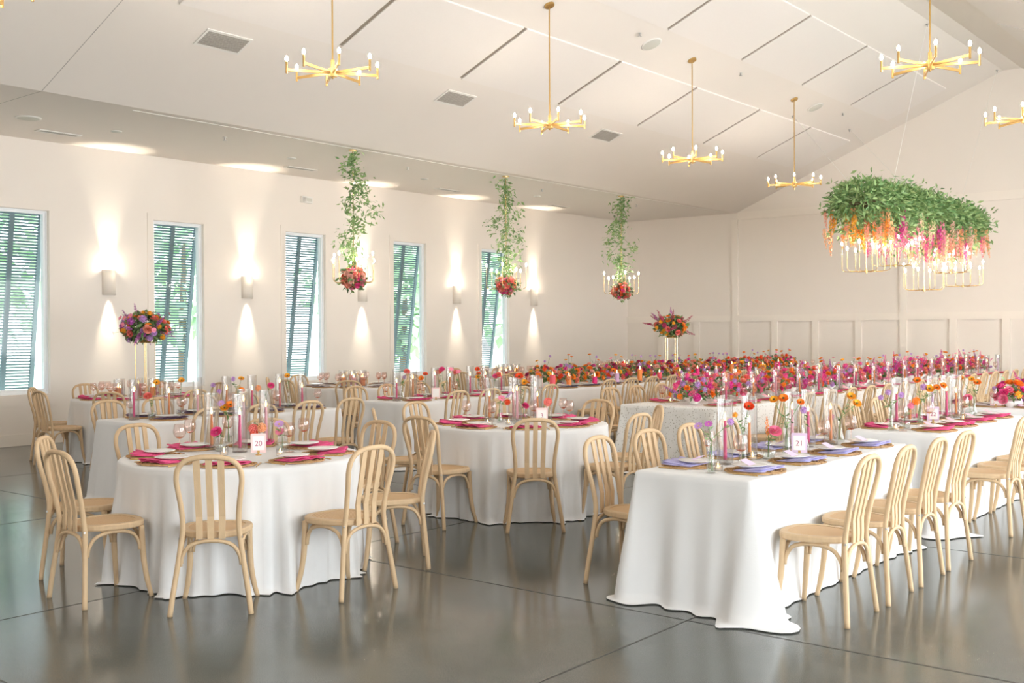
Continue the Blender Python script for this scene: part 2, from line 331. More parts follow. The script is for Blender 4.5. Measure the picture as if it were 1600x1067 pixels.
# windows + shutters -----------------------------------------------
SLAT = MB().bar([(0, 0, 0), (0, 0.78, 0)], 0.042, 0.006, (0.80, 0, 0.6)).mesh('slat', M_SHUT)
for wi, (a, b) in enumerate(WY):
    mb = MB()
    f = 0.045
    for x0, x1, ff in ((XL-WT, XL-0.06, 0.05), (XL-0.06, XL-0.045, 0.02)):
        mb.box(x0, x1, a, a+ff, WZ0, WZ1); mb.box(x0, x1, b-ff, b, WZ0, WZ1); mb.box(x0, x1, a+ff, b-ff, WZ0, WZ0+ff*1.4); mb.box(x0, x1, a+ff, b-ff, WZ1-ff, WZ1)
    w = struct('window_%d' % (wi+1), mb, M_WINF, '%s tall narrow window counted from the front corner of the wall' % ('first', 'second', 'third', 'fourth', 'fifth')[wi])
    part('pane', MB().box(XL-0.105, XL-0.10, a+0.05, b-0.05, WZ0+0.07, WZ1-0.05).mesh('pane', M_PANE), w)
    c = 0.11
    mb = MB().box(XL, XL+0.014, a-c, a-0.005, WZ0-0.16, WZ1+c).box(XL, XL+0.014, b+0.005, b+c, WZ0-0.16, WZ1+c).box(XL, XL+0.014, a-0.005, b+0.005, WZ1+0.005, WZ1+c).box(XL, XL+0.014, a-0.005, b+0.005, WZ0-0.16, WZ0-0.005)
    part('casing', mb.mesh('casing', M_WALL), w)
    sh = thing('bahama_shutter', 'slatted blue grey shutter propped open outside the %s tall window' % ('first', 'second', 'third', 'fourth', 'fifth')[wi], 'shutter', 'slatted shutters outside the windows', (XL-WT-0.03, a-0.01, WZ1-0.02))
    sh.rotation_euler = (0, math.radians(8), 0)
    L = 2.66; W = b-a+0.02
    for y0 in (0, W-0.06): part('stile', MB().box(-0.02, 0.02, y0, y0+0.06, -L, 0).mesh('stile', M_SHUT), sh)
    part('rail', MB().box(-0.02, 0.02, 0.06, W-0.06, -0.05, 0).mesh('rail', M_SHUT), sh)
    part('rail', MB().box(-0.02, 0.02, 0.06, W-0.06, -L, -L+0.06).mesh('rail', M_SHUT), sh)
    part('centre_stile', MB().box(-0.008, 0.03, W/2-0.035, W/2+0.035, -L+0.06, -0.05).mesh('centre_stile', M_SHUT), sh)
    n = 58
    for j in range(n): part('slat', SLAT, sh, (0, 0.06, -0.075-(L-0.16)*j/(n-1)), scale=(1, (W-0.12)/0.78, 1))
# outdoors seen through the slats
og = single('lawn', MB().box(-60, XL-WT-0.02, -25, 45, -0.4, -0.15).mesh('lawn', mat('lawn', (176, 184, 160), 0.9, var=0.2, scale=0.6)), 'pale sunlit ground outside the windows', 'ground'); og['kind'] = 'structure'
def leaf_cloud(n, fn, size, mats_leaf, seed=0, aspect=0.32):
    r = random.Random(seed); b = MB()
    for i in range(n):
        p, nrm = fn(r); s = size*r.uniform(0.7, 1.3)
        d = Vector((r.gauss(0, 1), r.gauss(0, 1), r.gauss(0, 1)*0.7-0.25))+Vector(nrm)*0.9; d.normalize()
        sd = d.cross(Vector((r.gauss(0, 1), r.gauss(0, 1), r.gauss(0, 1)))).normalized(); up = sd.cross(d)
        p = Vector(p); q = p+d*s
        b.add([p, p+d*s*0.45+sd*s*aspect*0.5+up*s*0.06, q, p+d*s*0.45-sd*s*aspect*0.5+up*s*0.06], [(0, 1, 2), (0, 2, 3)])
    return b.mesh('foliage', mats_leaf)
TREES = [(-26, 11, 5.6, 2.2), (-30, 20, 6.4, 2.6), (-24.5, 24.5, 4.4, 1.7), (-33, 31, 6.5, 2.8), (-28, 35, 6.0, 2.4)]
crown_me = {}
for ti, (tx, tyy, th, tr) in enumerate(TREES):
    tt = thing('shade_tree', 'leafy green tree outside behind the shutters', 'tree', 'trees outside the windows', (tx, tyy, -0.15))
    part('trunk', MB().tube([(0, 0, 0), (0.05, 0, th*0.4), (0, 0.08, th*0.75)], [0.16, 0.12, 0.06], 8).mesh('trunk', M_BARK), tt)
    def fn(r, th=th, tr=tr):
        d = Vector((r.gauss(0, 1), r.gauss(0, 1), r.gauss(0, 1))).normalized(); k = r.uniform(0.45, 1)*(1+0.2*math.sin(d.x*7)*math.sin(d.y*6+1))
        return Vector((d.x*tr*k, d.y*tr*k, th*0.62+d.z*th*0.42*k)), d
    part('foliage', leaf_cloud(560, fn, 0.6, M_TREE, 50+ti, 0.6), tt, kind='stuff')

# wall sconces -----------------------------------------------------
def spot(name, parent, loc, up, power, ang, blend):
    d = bpy.data.lights.new(name, 'SPOT'); d.energy = power; d.color = (1.0, 0.86, 0.68); d.spot_size = ang; d.spot_blend = blend; d.shadow_soft_size = 0.03
    o = bpy.data.objects.new(name, d); COL.objects.link(o); o.parent = parent; o.location = loc; o.rotation_euler = (PI if up else 0, 0, 0)
hs = MB(); seg = 14
for z0, z1, r0, r1 in ((0, 0.38, 0.105, 0.105),):
    arc = [(math.sin(t)*0.105, -math.cos(t)*0.105) for t in [PI*k/seg for k in range(seg+1)]]
    arci = [(x*0.9, y*0.9) for x, y in arc]
    vs = [(x, y, z0) for x, y in arc]+[(x, y, z1) for x, y in arc]+[(x, y, z0) for x, y in arci]+[(x, y, z1) for x, y in arci]
    n = seg+1
    fs = []
    for i in range(seg):
        fs += [(i, i+1, n+i+1, n+i), (2*n+i+1, 2*n+i, 3*n+i, 3*n+i+1), (i+1, i, 2*n+i, 2*n+i+1), (n+i, n+i+1, 3*n+i+1, 3*n+i)]
    hs.add(vs, fs)
M_CERAM = mat('plaster_sconce', (238, 230, 219), 0.7, var=0.02, scale=25)
SC_SHADE = hs.mesh('shade', M_CERAM, True)
SC_PLATE = MB().box(0, 0.012, -0.09, 0.09, 0.02, 0.36).mesh('backplate', M_CERAM)
SC_LENS = MB().box(0.02, 0.075, -0.055, 0.055, 0.17, 0.21).mesh('lamp_housing', M_WHITE)
for i, yy in enumerate((6.10, 8.72, 11.26, 13.9, 16.55, 19.15)):
    nm = ('outside the first', 'between first and second', 'between second and third', 'between third and fourth', 'between fourth and fifth', 'beyond the fifth')[i]
    s = thing('wall_sconce', 'half round plaster wall sconce lit up and down, %s tall window' % nm, 'wall lamp', 'plaster sconces on the window wall', (XL+0.002, yy, 2.165))
    part('shade', SC_SHADE, s); part('backplate', SC_PLATE, s); part('lamp_housing', SC_LENS, s)
    pl = bpy.data.lights.new('lamp_glow', 'POINT'); pl.energy = 7; pl.color = (1.0, 0.86, 0.68); pl.shadow_soft_size = 0.04; po = bpy.data.objects.new('lamp_glow', pl); COL.objects.link(po); po.parent = s; po.location = (0.07, 0, 0.43)
    spot('uplight', s, (0.06, 0, 0.36), True, 170, math.radians(46), 1.0)
    spot('downlight', s, (0.06, 0, 0.02), False, 150, math.radians(44), 1.0)
# ceiling fittings -------------------------------------------------
def round_fit(name, label, cat, group, loc, r, me_mat, tilt=0.0):
    s = thing(name, label, cat, group, loc); s.rotation_euler = (0, tilt, 0)
    part('rim', MB().lathe([(0, -0.012), (r*0.9, -0.012), (r, -0.006), (r, 0.003)], 24).mesh('rim', M_WHITE, True), s)
    part('grille', MB().lathe([(0, -0.016), (r*0.82, -0.015), (r*0.86, -0.011)], 24).mesh('grille', me_mat, True), s)
TL = -math.atan(SL)
for x, y in ((-13.53, 6.77),): round_fit('ceiling_speaker', 'round white speaker in the flat soffit near the first window', 'speaker', None, (x, y, ZC-0.001), 0.16, M_GREY)
for y in (13.58, 19.43): round_fit('ceiling_speaker', 'round speaker on the sloping ceiling, the one %s the gable wall' % ('nearer' if y > 15 else 'farther from'), 'speaker', 'speakers on the slope', (-8.4, y, vault_z(-8.4)-0.001), 0.16, M_GREY, TL)
for j, y in enumerate((7.99, 11.03, 14.07, 17.4)): round_fit('recessed_downlight', 'small recessed downlight in the flat soffit, %s from the gable wall' % ('fourth', 'third', 'second', 'first')[j], 'ceiling light', 'recessed downlights in the soffit', (-13.51, y, ZC-0.001), 0.075, M_GREY)
def vent(loc, lx, ly, label, tilt, group):
    s = thing('air_vent', label, 'vent', group, loc); s.rotation_euler = (0, tilt, 0)
    part('frame', MB().box(-lx/2-0.03, lx/2+0.03, -ly/2-0.03, -ly/2, -0.012, 0).box(-lx/2-0.03, lx/2+0.03, ly/2, ly/2+0.03, -0.012, 0).box(-lx/2-0.03, -lx/2, -ly/2, ly/2, -0.012, 0).box(lx/2, lx/2+0.03, -ly/2, ly/2, -0.012, 0).mesh('frame', M_WHITE), s)
    part('backing', MB().box(-lx/2, lx/2, -ly/2, ly/2, -0.002, 0).mesh('backing', M_GRILLE_D), s)
    n = max(4, int(lx/0.022)); me = MB().box(-0.006, 0.006, -ly/2, ly/2, -0.011, -0.003).mesh('slat', M_GRILLE)
    for j in range(n): part('slat', me, s, (-lx/2+lx*(j+0.5)/n, 0, 0))
for j, y in enumerate((7.55, 11.55, 15.4)): vent((-10.46, y, vault_z(-10.46)-0.001), 0.26, 0.56, 'grey slatted air vent on the sloping ceiling, %s gable wall' % ('farthest from the', 'middle one along to the', 'nearest the')[j], TL, 'vents on the slope')
for j, y in enumerate((7.54, 11.8, 15.45, 19.1)): vent((-14.22, y, ZC-0.001), 0.10, 0.55, 'slim linear air vent in the flat soffit above the %s window' % ('first', 'third', 'fourth', 'fifth')[j], 0, 'linear vents in the soffit')
SPK = MB().tube([(0, 0, 0), (0, 0, -0.05)], 0.012, 8).lathe([(0.0, -0.052), (0.03, -0.05), (0.03, -0.046), (0, -0.044)], 10).mesh('head', M_STEEL)
SPC = MB().lathe([(0, -0.006), (0.03, -0.006), (0.034, 0)], 12).mesh('escutcheon', M_WHITE)
for x, y in ((-12.77, 9.23), (-12.77, 12.9), (-12.77, 16.6), (-12.77, 20.0), (-8.3, 13.1), (-8.3, 16.2), (-8.3, 20.5)):
    z = ZC if x < XS else vault_z(x)
    s = thing('fire_sprinkler', 'small fire sprinkler head on the ' + ('flat soffit' if x < XS else 'sloping ceiling'), 'sprinkler', 'sprinklers on the ' + ('soffit' if x < XS else 'slope'), (x, y, z)); part('escutcheon', SPC, s); part('head', SPK, s)
s = thing('alarm_box', 'small white alarm box high on the window wall', 'alarm', None, (XL, 12.56, 3.9))
part('housing', MB().box(0, 0.05, -0.12, 0.12, 0, 0.12).mesh('housing', M_WHITE), s); part('lens', MB().box(0.05, 0.06, -0.10, -0.03, 0.02, 0.10).mesh('lens', M_GLASS), s); part('lens', MB().box(0.05, 0.055, -0.01, 0.10, 0.03, 0.09).mesh('lens', M_GREY), s)

# ================================================================== FURNITURE
ORD = ['first', 'second', 'third', 'fourth', 'fifth', 'sixth', 'seventh', 'eighth', 'ninth', 'tenth', 'eleventh', 'twelfth', 'thirteenth', 'fourteenth', 'fifteenth', 'sixteenth', 'seventeenth', 'eighteenth', 'nineteenth', 'twentieth']
RSEAT = ['inner side', 'inner gable side', 'gable wall side', 'window and gable side', 'window wall side', 'window side away from gable', 'side away from gable wall', 'inner side away from gable']
def lab(item, seat, where):
    return '%s, %s, %s' % (item, seat, where.replace('on the ', '')) if seat else item + ' ' + where
def proj(p):
    d = Vector(p)-Vector((0, 0, CAMH)); z = d.dot(CF)
    if z < 0.3: return (-9999, -9999, z)
    return (800+FPX*d.dot(CR)/z, 533.5-FPX*d.dot(CU)/z, z)
def seen(x, y, r=0.25, z=0.9):
    for dx in (-r, r):
        for dy in (-r, r):
            for zz in (0, z):
                q = proj((x+dx, y+dy, zz))
                if -5 < q[0] < 1605 and -5 < q[1] < 1072: return True
    return False
def above(B, px, py):
    """point seen at (px, py) at the same distance as B"""
    d = CR*((px-800)/FPX) - CU*((py-533.5)/FPX) + CF
    t = (B.x*B.x+B.y*B.y)/(d.x*B.x+d.y*B.y); return Vector((d.x*t, d.y*t, CAMH+d.z*t))
def facing(B): return math.atan2(-B.x, B.y)

# ---- chair
half = [(0.222, -0.232, 0.0), (0.206, -0.222, 0.12), (0.178, -0.205, 0.30), (0.160, -0.196, 0.43), (0.153, -0.200, 0.50), (0.158, -0.217, 0.60),
        (0.171, -0.240, 0.70), (0.178, -0.254, 0.765), (0.168, -0.266, 0.825), (0.132, -0.275, 0.868), (0.070, -0.280, 0.889), (0.0, -0.282, 0.893)]
full = half+[(-x, y, z) for x, y, z in half[-2::-1]]
CH = {}
CH['back_frame'] = MB().tube(smooth_path(full, 3), 0.0155, 8).mesh('back_frame', M_WOOD, True)
def back_y(z):
    for i in range(len(half)-1):
        a, b = half[i], half[i+1]
        if a[2] <= z <= b[2]: return a[1]+(b[1]-a[1])*(z-a[2])/(b[2]-a[2])
    return half[-1][1]
for k, (xb, xt) in enumerate(((-0.062, -0.067), (0.0, 0.0), (0.062, 0.067))):
    zs = [0.425, 0.47, 0.55, 0.65, 0.75, 0.83, 0.884]
    CH['slat%d' % k] = MB().bar([(xb+(xt-xb)*(z-0.42)/0.47, back_y(z)+0.002-0.012*(z < 0.48), z) for z in zs], 0.036, 0.010, (1, 0, 0)).mesh('slat', M_WOOD)
def seat_outline(s, n=36):
    out = []
    for k in range(n):
        t = 2*PI*k/n; c, sn = math.cos(t), math.sin(t)
        y = 0.205*math.copysign(abs(sn)**0.85, sn)+0.008; x = 0.212*math.copysign(abs(c)**0.75, c)*(1+0.14*(y/0.2)-0.08)
        out.append((x*s, y*s+0.0*(1-s)))
    return out
b = MB(); o1 = seat_outline(1.0); o0 = seat_outline(0.975); oi = seat_outline(0.80); n = len(o1)
rings = [[(x, y, 0.424) for x, y in o0], [(x, y, 0.432) for x, y in o1], [(x, y, 0.452) for x, y in o1], [(x, y, 0.460) for x, y in o0], [(x, y, 0.460) for x, y in oi], [(x, y, 0.454) for x, y in oi]]
vs = [p for r in rings for p in r]; fs = [tuple(range(n-1, -1, -1))]
for i in range(len(rings)-1):
    for k in range(n): fs.append((i*n+k, i*n+(k+1) % n, (i+1)*n+(k+1) % n, (i+1)*n+k))
CH['seat'] = b.add(vs, fs).mesh('seat', M_WOOD, False)
b = MB(); vs = [(x, y, 0.4565) for x, y in oi]+[(x*0.5, y*0.5, 0.463) for x, y in oi]+[(0, 0.004, 0.464)]
CH['cane_panel'] = b.add(vs, [(k, (k+1) % n, n+(k+1) % n, n+k) for k in range(n)]+[(n+k, n+(k+1) % n, 2*n) for k in range(n)]).mesh('cane_panel', M_CANE, True)
for k, sx in enumerate((-1, 1)):
    CH['leg%d' % k] = MB().tube(smooth_path([(sx*0.172, 0.150, 0.428), (sx*0.172, 0.155, 0.34), (sx*0.176, 0.162, 0.22), (sx*0.190, 0.176, 0.10), (sx*0.212, 0.192, 0.0)], 3), [0.018]*7+[0.0165]*3+[0.0145]*3, 8).mesh('leg', M_WOOD, True)
def arch(p, q, zlow, ztop):
    p = Vector(p); q = Vector(q); pts = []
    for t, h in ((0, 0), (0.02, 0.35), (0.12, 0.76), (0.28, 0.94), (0.5, 1.0), (0.72, 0.94), (0.88, 0.76), (0.98, 0.35), (1, 0)):
        v = p.lerp(q, t); pts.append((v.x, v.y, zlow+(ztop-zlow)*h))
    return MB().tube(smooth_path(pts, 2), 0.0115, 6).mesh('bracket', M_WOOD, True)
CH['bracket0'] = arch((-0.166, -0.205, 0), (0.166, -0.205, 0), 0.275, 0.414)
CH['bracket1'] = arch((-0.165, -0.185, 0), (-0.17, 0.140, 0), 0.285, 0.414)
CH['bracket2'] = arch((0.165, -0.185, 0), (0.17, 0.140, 0), 0.285, 0.414)
CH['bracket3'] = arch((-0.155, 0.152, 0), (0.155, 0.152, 0), 0.285, 0.414)
CH['screw'] = MB().lathe([(0, 0.004), (0.006, 0.003), (0.0075, 0)], 8).mesh('screw', M_STEEL)
CHN = dict(back_frame='back_frame', slat0='slat', slat1='slat', slat2='slat', seat='seat', leg0='leg', leg1='leg', bracket0='bracket', bracket1='bracket', bracket2='bracket', bracket3='bracket')
def chair(x, y, rz, label, group):
    if not seen(x, y): return
    t = thing('bentwood_chair', label, 'chair', group, (x, y, 0), rz+RND.uniform(-0.05, 0.05))
    for k, nm in CHN.items():
        p = part(nm, CH[k], t)
        if k == 'seat': part('cane_panel', CH['cane_panel'], p)
    if proj((x, y, 0.5))[2] < 9:
        for sx in (-1, 1): part('screw', CH['screw'], t, (sx*0.172, -0.205, 0.432), (0, sx*PI/2*0.85, 0))
    return t

# ---- draped tables
def drape(outline, normals, flare, ztop, seed, folds, fold_amp, puddle):
    """cloth over an outline: flare(i) is how far the hem stands out, puddle(i) how far it lies on the floor"""
    r = random.Random(seed); n = len(outline); b = MB(); rings = []
    ph = [r.uniform(0, 2*PI) for _ in range(4)]; fr = [folds, folds*1.7+1, folds*2.3+2, 3]
    fr = [int(f) for f in fr]
    def wave(i):
        t = 2*PI*i/n; q = math.sin(fr[0]*t+ph[0]+0.9*math.sin(fr[3]*t+ph[3])); return 0.55*math.copysign(abs(q)**0.7, q)+0.3*math.sin(fr[1]*t+ph[1])+0.2*math.sin(fr[2]*t+ph[2])
    levels = [(0.0, -0.02, 0.0), (0.0, -0.004, -0.002), (0.0, 0.003, -0.012)]
    vsx = []
    for off, z in ((-0.02, 0.0), (-0.004, -0.002), (0.004, -0.012)):
        rings.append([(outline[i][0]+normals[i][0]*off, outline[i][1]+normals[i][1]*off, ztop+z) for i in range(n)])
    for v in (0.06, 0.14, 0.25, 0.38, 0.52, 0.66, 0.8, 0.92, 0.985):
        ring = []
        for i in range(n):
            d = 0.004+flare(i)*v**1.15+fold_amp(i)*wave(i)*min(1, v*1.3)
            ring.append((outline[i][0]+normals[i][0]*d, outline[i][1]+normals[i][1]*d, ztop*(1-v)+0.004))
        rings.append(ring)
    for extra, zz in ((0.5, 0.004), (1.0, 0.003)):
        ring = []
        for i in range(n):
            d = 0.004+flare(i)+fold_amp(i)*wave(i)+puddle(i)*extra*(0.6+0.4*math.sin(2*PI*i/n*fr[2]+ph[1]))
            ring.append((outline[i][0]+normals[i][0]*d, outline[i][1]+normals[i][1]*d, zz+0.012*(extra < 0.9)*abs(wave(i))+0.004*extra))
        rings.append(ring)
    vs = [p for q in rings for p in q]; fs = [tuple(range(n))]
    for k in range(len(rings)-1):
        for i in range(n): fs.append((k*n+i, (k+1)*n+i, (k+1)*n+(i+1) % n, k*n+(i+1) % n))
    b.add(vs, fs); return b
TZ = 0.758
def round_table(cx, cy, r, label, seed, chair_ang=(0,), name='draped_round_table', phase=0):
    t = thing(name, label, 'table', None, (cx, cy, 0)); n = 192
    out = [(r*math.cos(2*PI*i/n), r*math.sin(2*PI*i/n)) for i in range(n)]; nor = [(math.cos(2*PI*i/n), math.sin(2*PI*i/n)) for i in range(n)]
    def push(i):
        a = 2*PI*i/n*8/2/PI
        return 0.5+0.5*math.cos(2*PI*a)          # 1 in front of a chair, 0 between chairs
    bm_ = drape(out, nor, lambda i: 0.055-0.075*push(i)**2, TZ, seed, 20, lambda i: 0.066*(1-0.62*push(i)), lambda i: 0.05*(1-push(i))**2)
    part('tablecloth', bm_.mesh('tablecloth', M_CLOTH, True), t)
    part('tabletop', MB().lathe([(0, TZ-0.03), (r-0.03, TZ-0.03), (r-0.03, TZ-0.012), (0, TZ-0.012)], 48).mesh('tabletop', M_WOOD), t)
    part('pedestal', MB().lathe([(0.25, 0.0), (0.25, 0.03), (0.04, 0.06), (0.04, TZ-0.03)], 20).mesh('pedestal', M_STEEL), t)
    return t
def rect_table(x0, x1, y0, y1, label, seed, clothmat=None, name='draped_long_table', per=0.012):
    cx, cy = (x0+x1)/2, (y0+y1)/2; hx, hy = (x1-x0)/2, (y1-y0)/2; rc = 0.03
    t = thing(name, label, 'table', None, (cx, cy, 0)); out = []; nor = []; cor = []
    def seg(p, q, nn, m):
        for k in range(m): f = k/m; out.append((p[0]+(q[0]-p[0])*f, p[1]+(q[1]-p[1])*f)); nor.append(nn); cor.append(min(f, 1-f)*math.dist(p, q))
    def corner(c, a0):
        for k in range(10): a = a0+PI/2*k/10; out.append((c[0]+rc*math.cos(a), c[1]+rc*math.sin(a))); nor.append((math.cos(a), math.sin(a))); cor.append(0)
    ml = max(30, int((y1-y0)/0.022)); ms = max(24, int((x1-x0)/0.022)); ml = min(ml, 300)
    seg((hx, -hy+rc), (hx, hy-rc), (1, 0), ml); corner((hx-rc, hy-rc), 0); seg((hx-rc, hy), (-hx+rc, hy), (0, 1), ms); corner((-hx+rc, hy-rc), PI/2)
    seg((-hx, hy-rc), (-hx, -hy+rc), (-1, 0), ml); corner((-hx+rc, -hy+rc), PI); seg((-hx+rc, -hy), (hx-rc, -hy), (0, -1), ms); corner((hx-rc, -hy+rc), 1.5*PI)
    N = len(out)
    def fl(i):
        c = math.exp(-(cor[i]/0.11)**2); end = abs(nor[i][1])**2
        se = 0.10*c if (out[i][0] > 0 and out[i][1] < 0) else 0.0
        return 0.012+0.05*end+0.06*c+se
    def fa(i): return 0.009+0.018*abs(nor[i][1])+0.03*math.exp(-(cor[i]/0.2)**2)
    bm_ = drape(out, nor, fl, TZ, seed, max(14, int((y1-y0)*5)), fa, lambda i: 0.015+(0.10 if (out[i][0] > 0 and out[i][1] < 0) else 0.05)*math.exp(-(cor[i]/0.25)**2))
    part('tablecloth', bm_.mesh('tablecloth', clothmat or M_CLOTH, True), t)
    part('tabletop', MB().box(-hx+0.03, hx-0.03, -hy+0.03, hy-0.03, TZ-0.03, TZ-0.012).mesh('tabletop', M_WOOD), t)
    lg = MB().tube([(0, 0, 0), (0, 0, TZ-0.03)], 0.018, 8).mesh('leg', M_STEEL)
    for sx in (-1, 1):
        for sy in (-1, 1): part('leg', lg, t, (sx*(hx-0.15), sy*(hy-0.3), 0))
    return t

# ---- place settings
b = MB()
for k, rr in enumerate((0.05, 0.08, 0.105, 0.128, 0.150, 0.170)):
    seg = 36
    pts = [((rr+0.008*math.sin(9*a+2.1*k))*math.cos(a), (rr+0.008*math.sin(9*a+2.1*k))*math.sin(a), 0.003+0.0012*math.sin(9*a+k)) for a in [2*PI*j/seg for j in range(seg+1)]]
    b.tube(pts, 0.0048, 4, False)
for j in range(26):
    a = 2*PI*j/26; b.tube([(0.02*math.cos(a), 0.02*math.sin(a), 0.002), (0.178*math.cos(a+0.25), 0.178*math.sin(a+0.25), 0.002)], 0.0028, 4)
MAT_ME = b.mesh('woven_placemat', M_RATTAN)
PLATE_ME = MB().lathe([(0.0, 0.003), (0.05, 0.002), (0.062, 0.0), (0.066, 0.003), (0.098, 0.010), (0.104, 0.014), (0.102, 0.0155), (0.066, 0.0075), (0.05, 0.006), (0.0, 0.0065)], 28).mesh('side_plate', M_PORC, True)
def napkin_mesh(mt, seed):
    r = random.Random(seed); b = MB(); ph = r.uniform(0, 6)
    for lay, (y0, y1, z0, ln) in enumerate(((-0.115, 0.07, 0.004, 0.27), (-0.122, 0.01, 0.012, 0.255))):
        nx, ny = 14, 5; vs = []
        for z_off in (0.0, 0.010):
            for j in range(ny+1):
                for i in range(nx+1):
                    u = i/nx; v = j/ny; x = (u-0.5)*ln+0.006*math.sin(3*v+ph)
                    y = y0+(y1-y0)*v+0.007*math.sin(5*u*PI+ph+lay)*(1-v)
                    lift = 0.007*(math.sin(u*PI*3+ph+lay*1.3)**2)*(1-v)**2+0.010*(1-v)**3*(1 if lay else 0.4)
                    edge = 0.0 if 0 < j < ny and 0 < i < nx else 0.004
                    vs.append((x, y, z0+lift+(z_off-edge if z_off else edge*0.5)))
        q = (nx+1)*(ny+1); fs = []
        for j in range(ny):
            for i in range(nx):
                a = j*(nx+1)+i; fs += [(a+q, a+1+q, a+nx+2+q, a+nx+1+q), (a+nx+1, a+nx+2, a+1, a)]
        ring = [i for i in range(nx+1)]+[j*(nx+1)+nx for j in range(1, ny+1)]+[ny*(nx+1)+i for i in range(nx-1, -1, -1)]+[j*(nx+1) for j in range(ny-1, 0, -1)]
        for i in range(len(ring)): a, c = ring[i], ring[(i+1) % len(ring)]; fs.append((a, c, c+q, a+q))
        b.add(vs, fs)
    return b.mesh('napkin', mt, True)
NAPC = dict(pink=(222, 92, 138), lavender=(180, 176, 218), mauve=(120, 100, 122), grey=(186, 172, 172), rose=(220, 92, 130), slate=(112, 106, 120))
NAPK = {k: [napkin_mesh(mat('napkin_'+k, c, 0.85, spec=0.1, var=0.06, scale=20, bump=0.1, bscale=300), i+len(k)) for i in range(3)] for k, c in NAPC.items()}
M_CARDP = mat('place_card_pink', (244, 178, 190), 0.7, var=0.02); M_CARDL = mat('place_card_lilac', (222, 200, 226), 0.7, var=0.02)
PCARD = {k: MB().add([(-0.045, -0.03, 0), (0.045, -0.03, 0), (0.04, 0.03, 0.028), (-0.04, 0.03, 0.028), (-0.045, -0.03, 0.0012), (0.045, -0.03, 0.0012), (0.04, 0.03, 0.0292), (-0.04, 0.03, 0.0292)], [(0, 3, 2, 1), (4, 5, 6, 7), (0, 1, 5, 4), (1, 2, 6, 5), (2, 3, 7, 6), (3, 0, 4, 7)]).mesh('place_card', mm) for k, mm in (('p', M_CARDP), ('l', M_CARDL))}
KNIFE = {'handle': MB().tube([(0, -0.10, 0.004), (0, -0.01, 0.004)], [0.004, 0.0035], 6).mesh('handle', M_BRASS), 'blade': MB().bar([(0, -0.01, 0.004), (0, 0.05, 0.004), (0.002, 0.095, 0.004)], 0.013, 0.002, (1, 0, 0)).mesh('blade', M_BRASS)}
bf = MB()
for dx in (-0.006, 0, 0.006): bf.tube([(dx, 0.05, 0.005), (dx, 0.09, 0.005)], 0.0013, 4)
bf.box(-0.008, 0.008, 0.035, 0.052, 0.0035, 0.006)
FORK = {'handle': MB().tube([(0, -0.10, 0.004), (0, 0.036, 0.005)], [0.004, 0.003], 6).mesh('handle', M_BRASS), 'tines': bf.mesh('tines', M_BRASS)}
GL_BOWL = MB().lathe([(0.004, 0.104), (0.018, 0.108), (0.030, 0.116)], 14, 1).lathe([(0.030, 0.116), (0.0405, 0.134), (0.0425, 0.155), (0.039, 0.182), (0.0335, 0.204)], 14, 0).mesh('bowl', [M_PINKG, M_AMBER], True)
GL_STEM = MB().lathe([(0.034, 0.0), (0.033, 0.002), (0.006, 0.006), (0.0035, 0.02), (0.0035, 0.09), (0.006, 0.106)], 10).mesh('stem', M_PINKG, True)
def wine_glass(p, where, group, seat='', item='blush stem glass'):
    t = thing('wine_glass', lab(item, seat, where), 'glass', group, p); part('bowl', GL_BOWL, t); part('stem', GL_STEM, t)
ZT = TZ+0.0012
NAPCOL = dict(pink='pink', lavender='lavender', mauve='mauve', grey='grey', rose='deep pink', slate='slate grey')
def setting(x, y, rz, nap, where, near, card=None, glasses=1, seat=''):
    if not seen(x, y, 0.15): return
    ca, sa = math.cos(rz), math.sin(rz)
    def W(dx, dy, dz=0): return (x+dx*ca-dy*sa, y+dx*sa+dy*ca, ZT+dz)
    single('woven_placemat', MAT_ME, lab('openwork rattan placemat', seat, where), 'placemat', 'placemats ' + where, W(0, 0, 0.0032), (0, 0, rz+RND.uniform(0, 6)))
    single('napkin', RND.choice(NAPK[nap]), lab('folded %s napkin' % NAPCOL[nap], seat, where), 'napkin', 'napkins ' + where, W(0, -0.005, 0.006), (0, 0, rz+RND.uniform(-0.12, 0.12)))
    single('side_plate', PLATE_ME, lab('small white plate', seat, where), 'plate', 'plates ' + where, W(0, 0.035, 0.026), (0, 0, 0))
    if card: single('place_card', PCARD[card], lab('small %s place card' % ('pink' if card == 'p' else 'lilac'), seat, where), 'card', 'place cards ' + where, W(0, 0.045, 0.038), (0, 0, rz))
    if near:
        for nm, dct, dx, lb in (('knife', KNIFE, 0.188, 'slim gold knife'), ('fork', FORK, -0.188, 'slim gold fork')):
            k = thing(nm, lab(lb, seat, where), nm, nm + 's ' + where, W(dx, -0.01), rz)
            for pn_, me in dct.items(): part(pn_, me, k)
    for g in range(glasses): wine_glass(W((0.20, 0.165)[g], (0.095, 0.18)[g]), where, 'glasses ' + where, seat, ('right stem glass', 'left stem glass')[g] if glasses > 1 else 'blush stem glass')

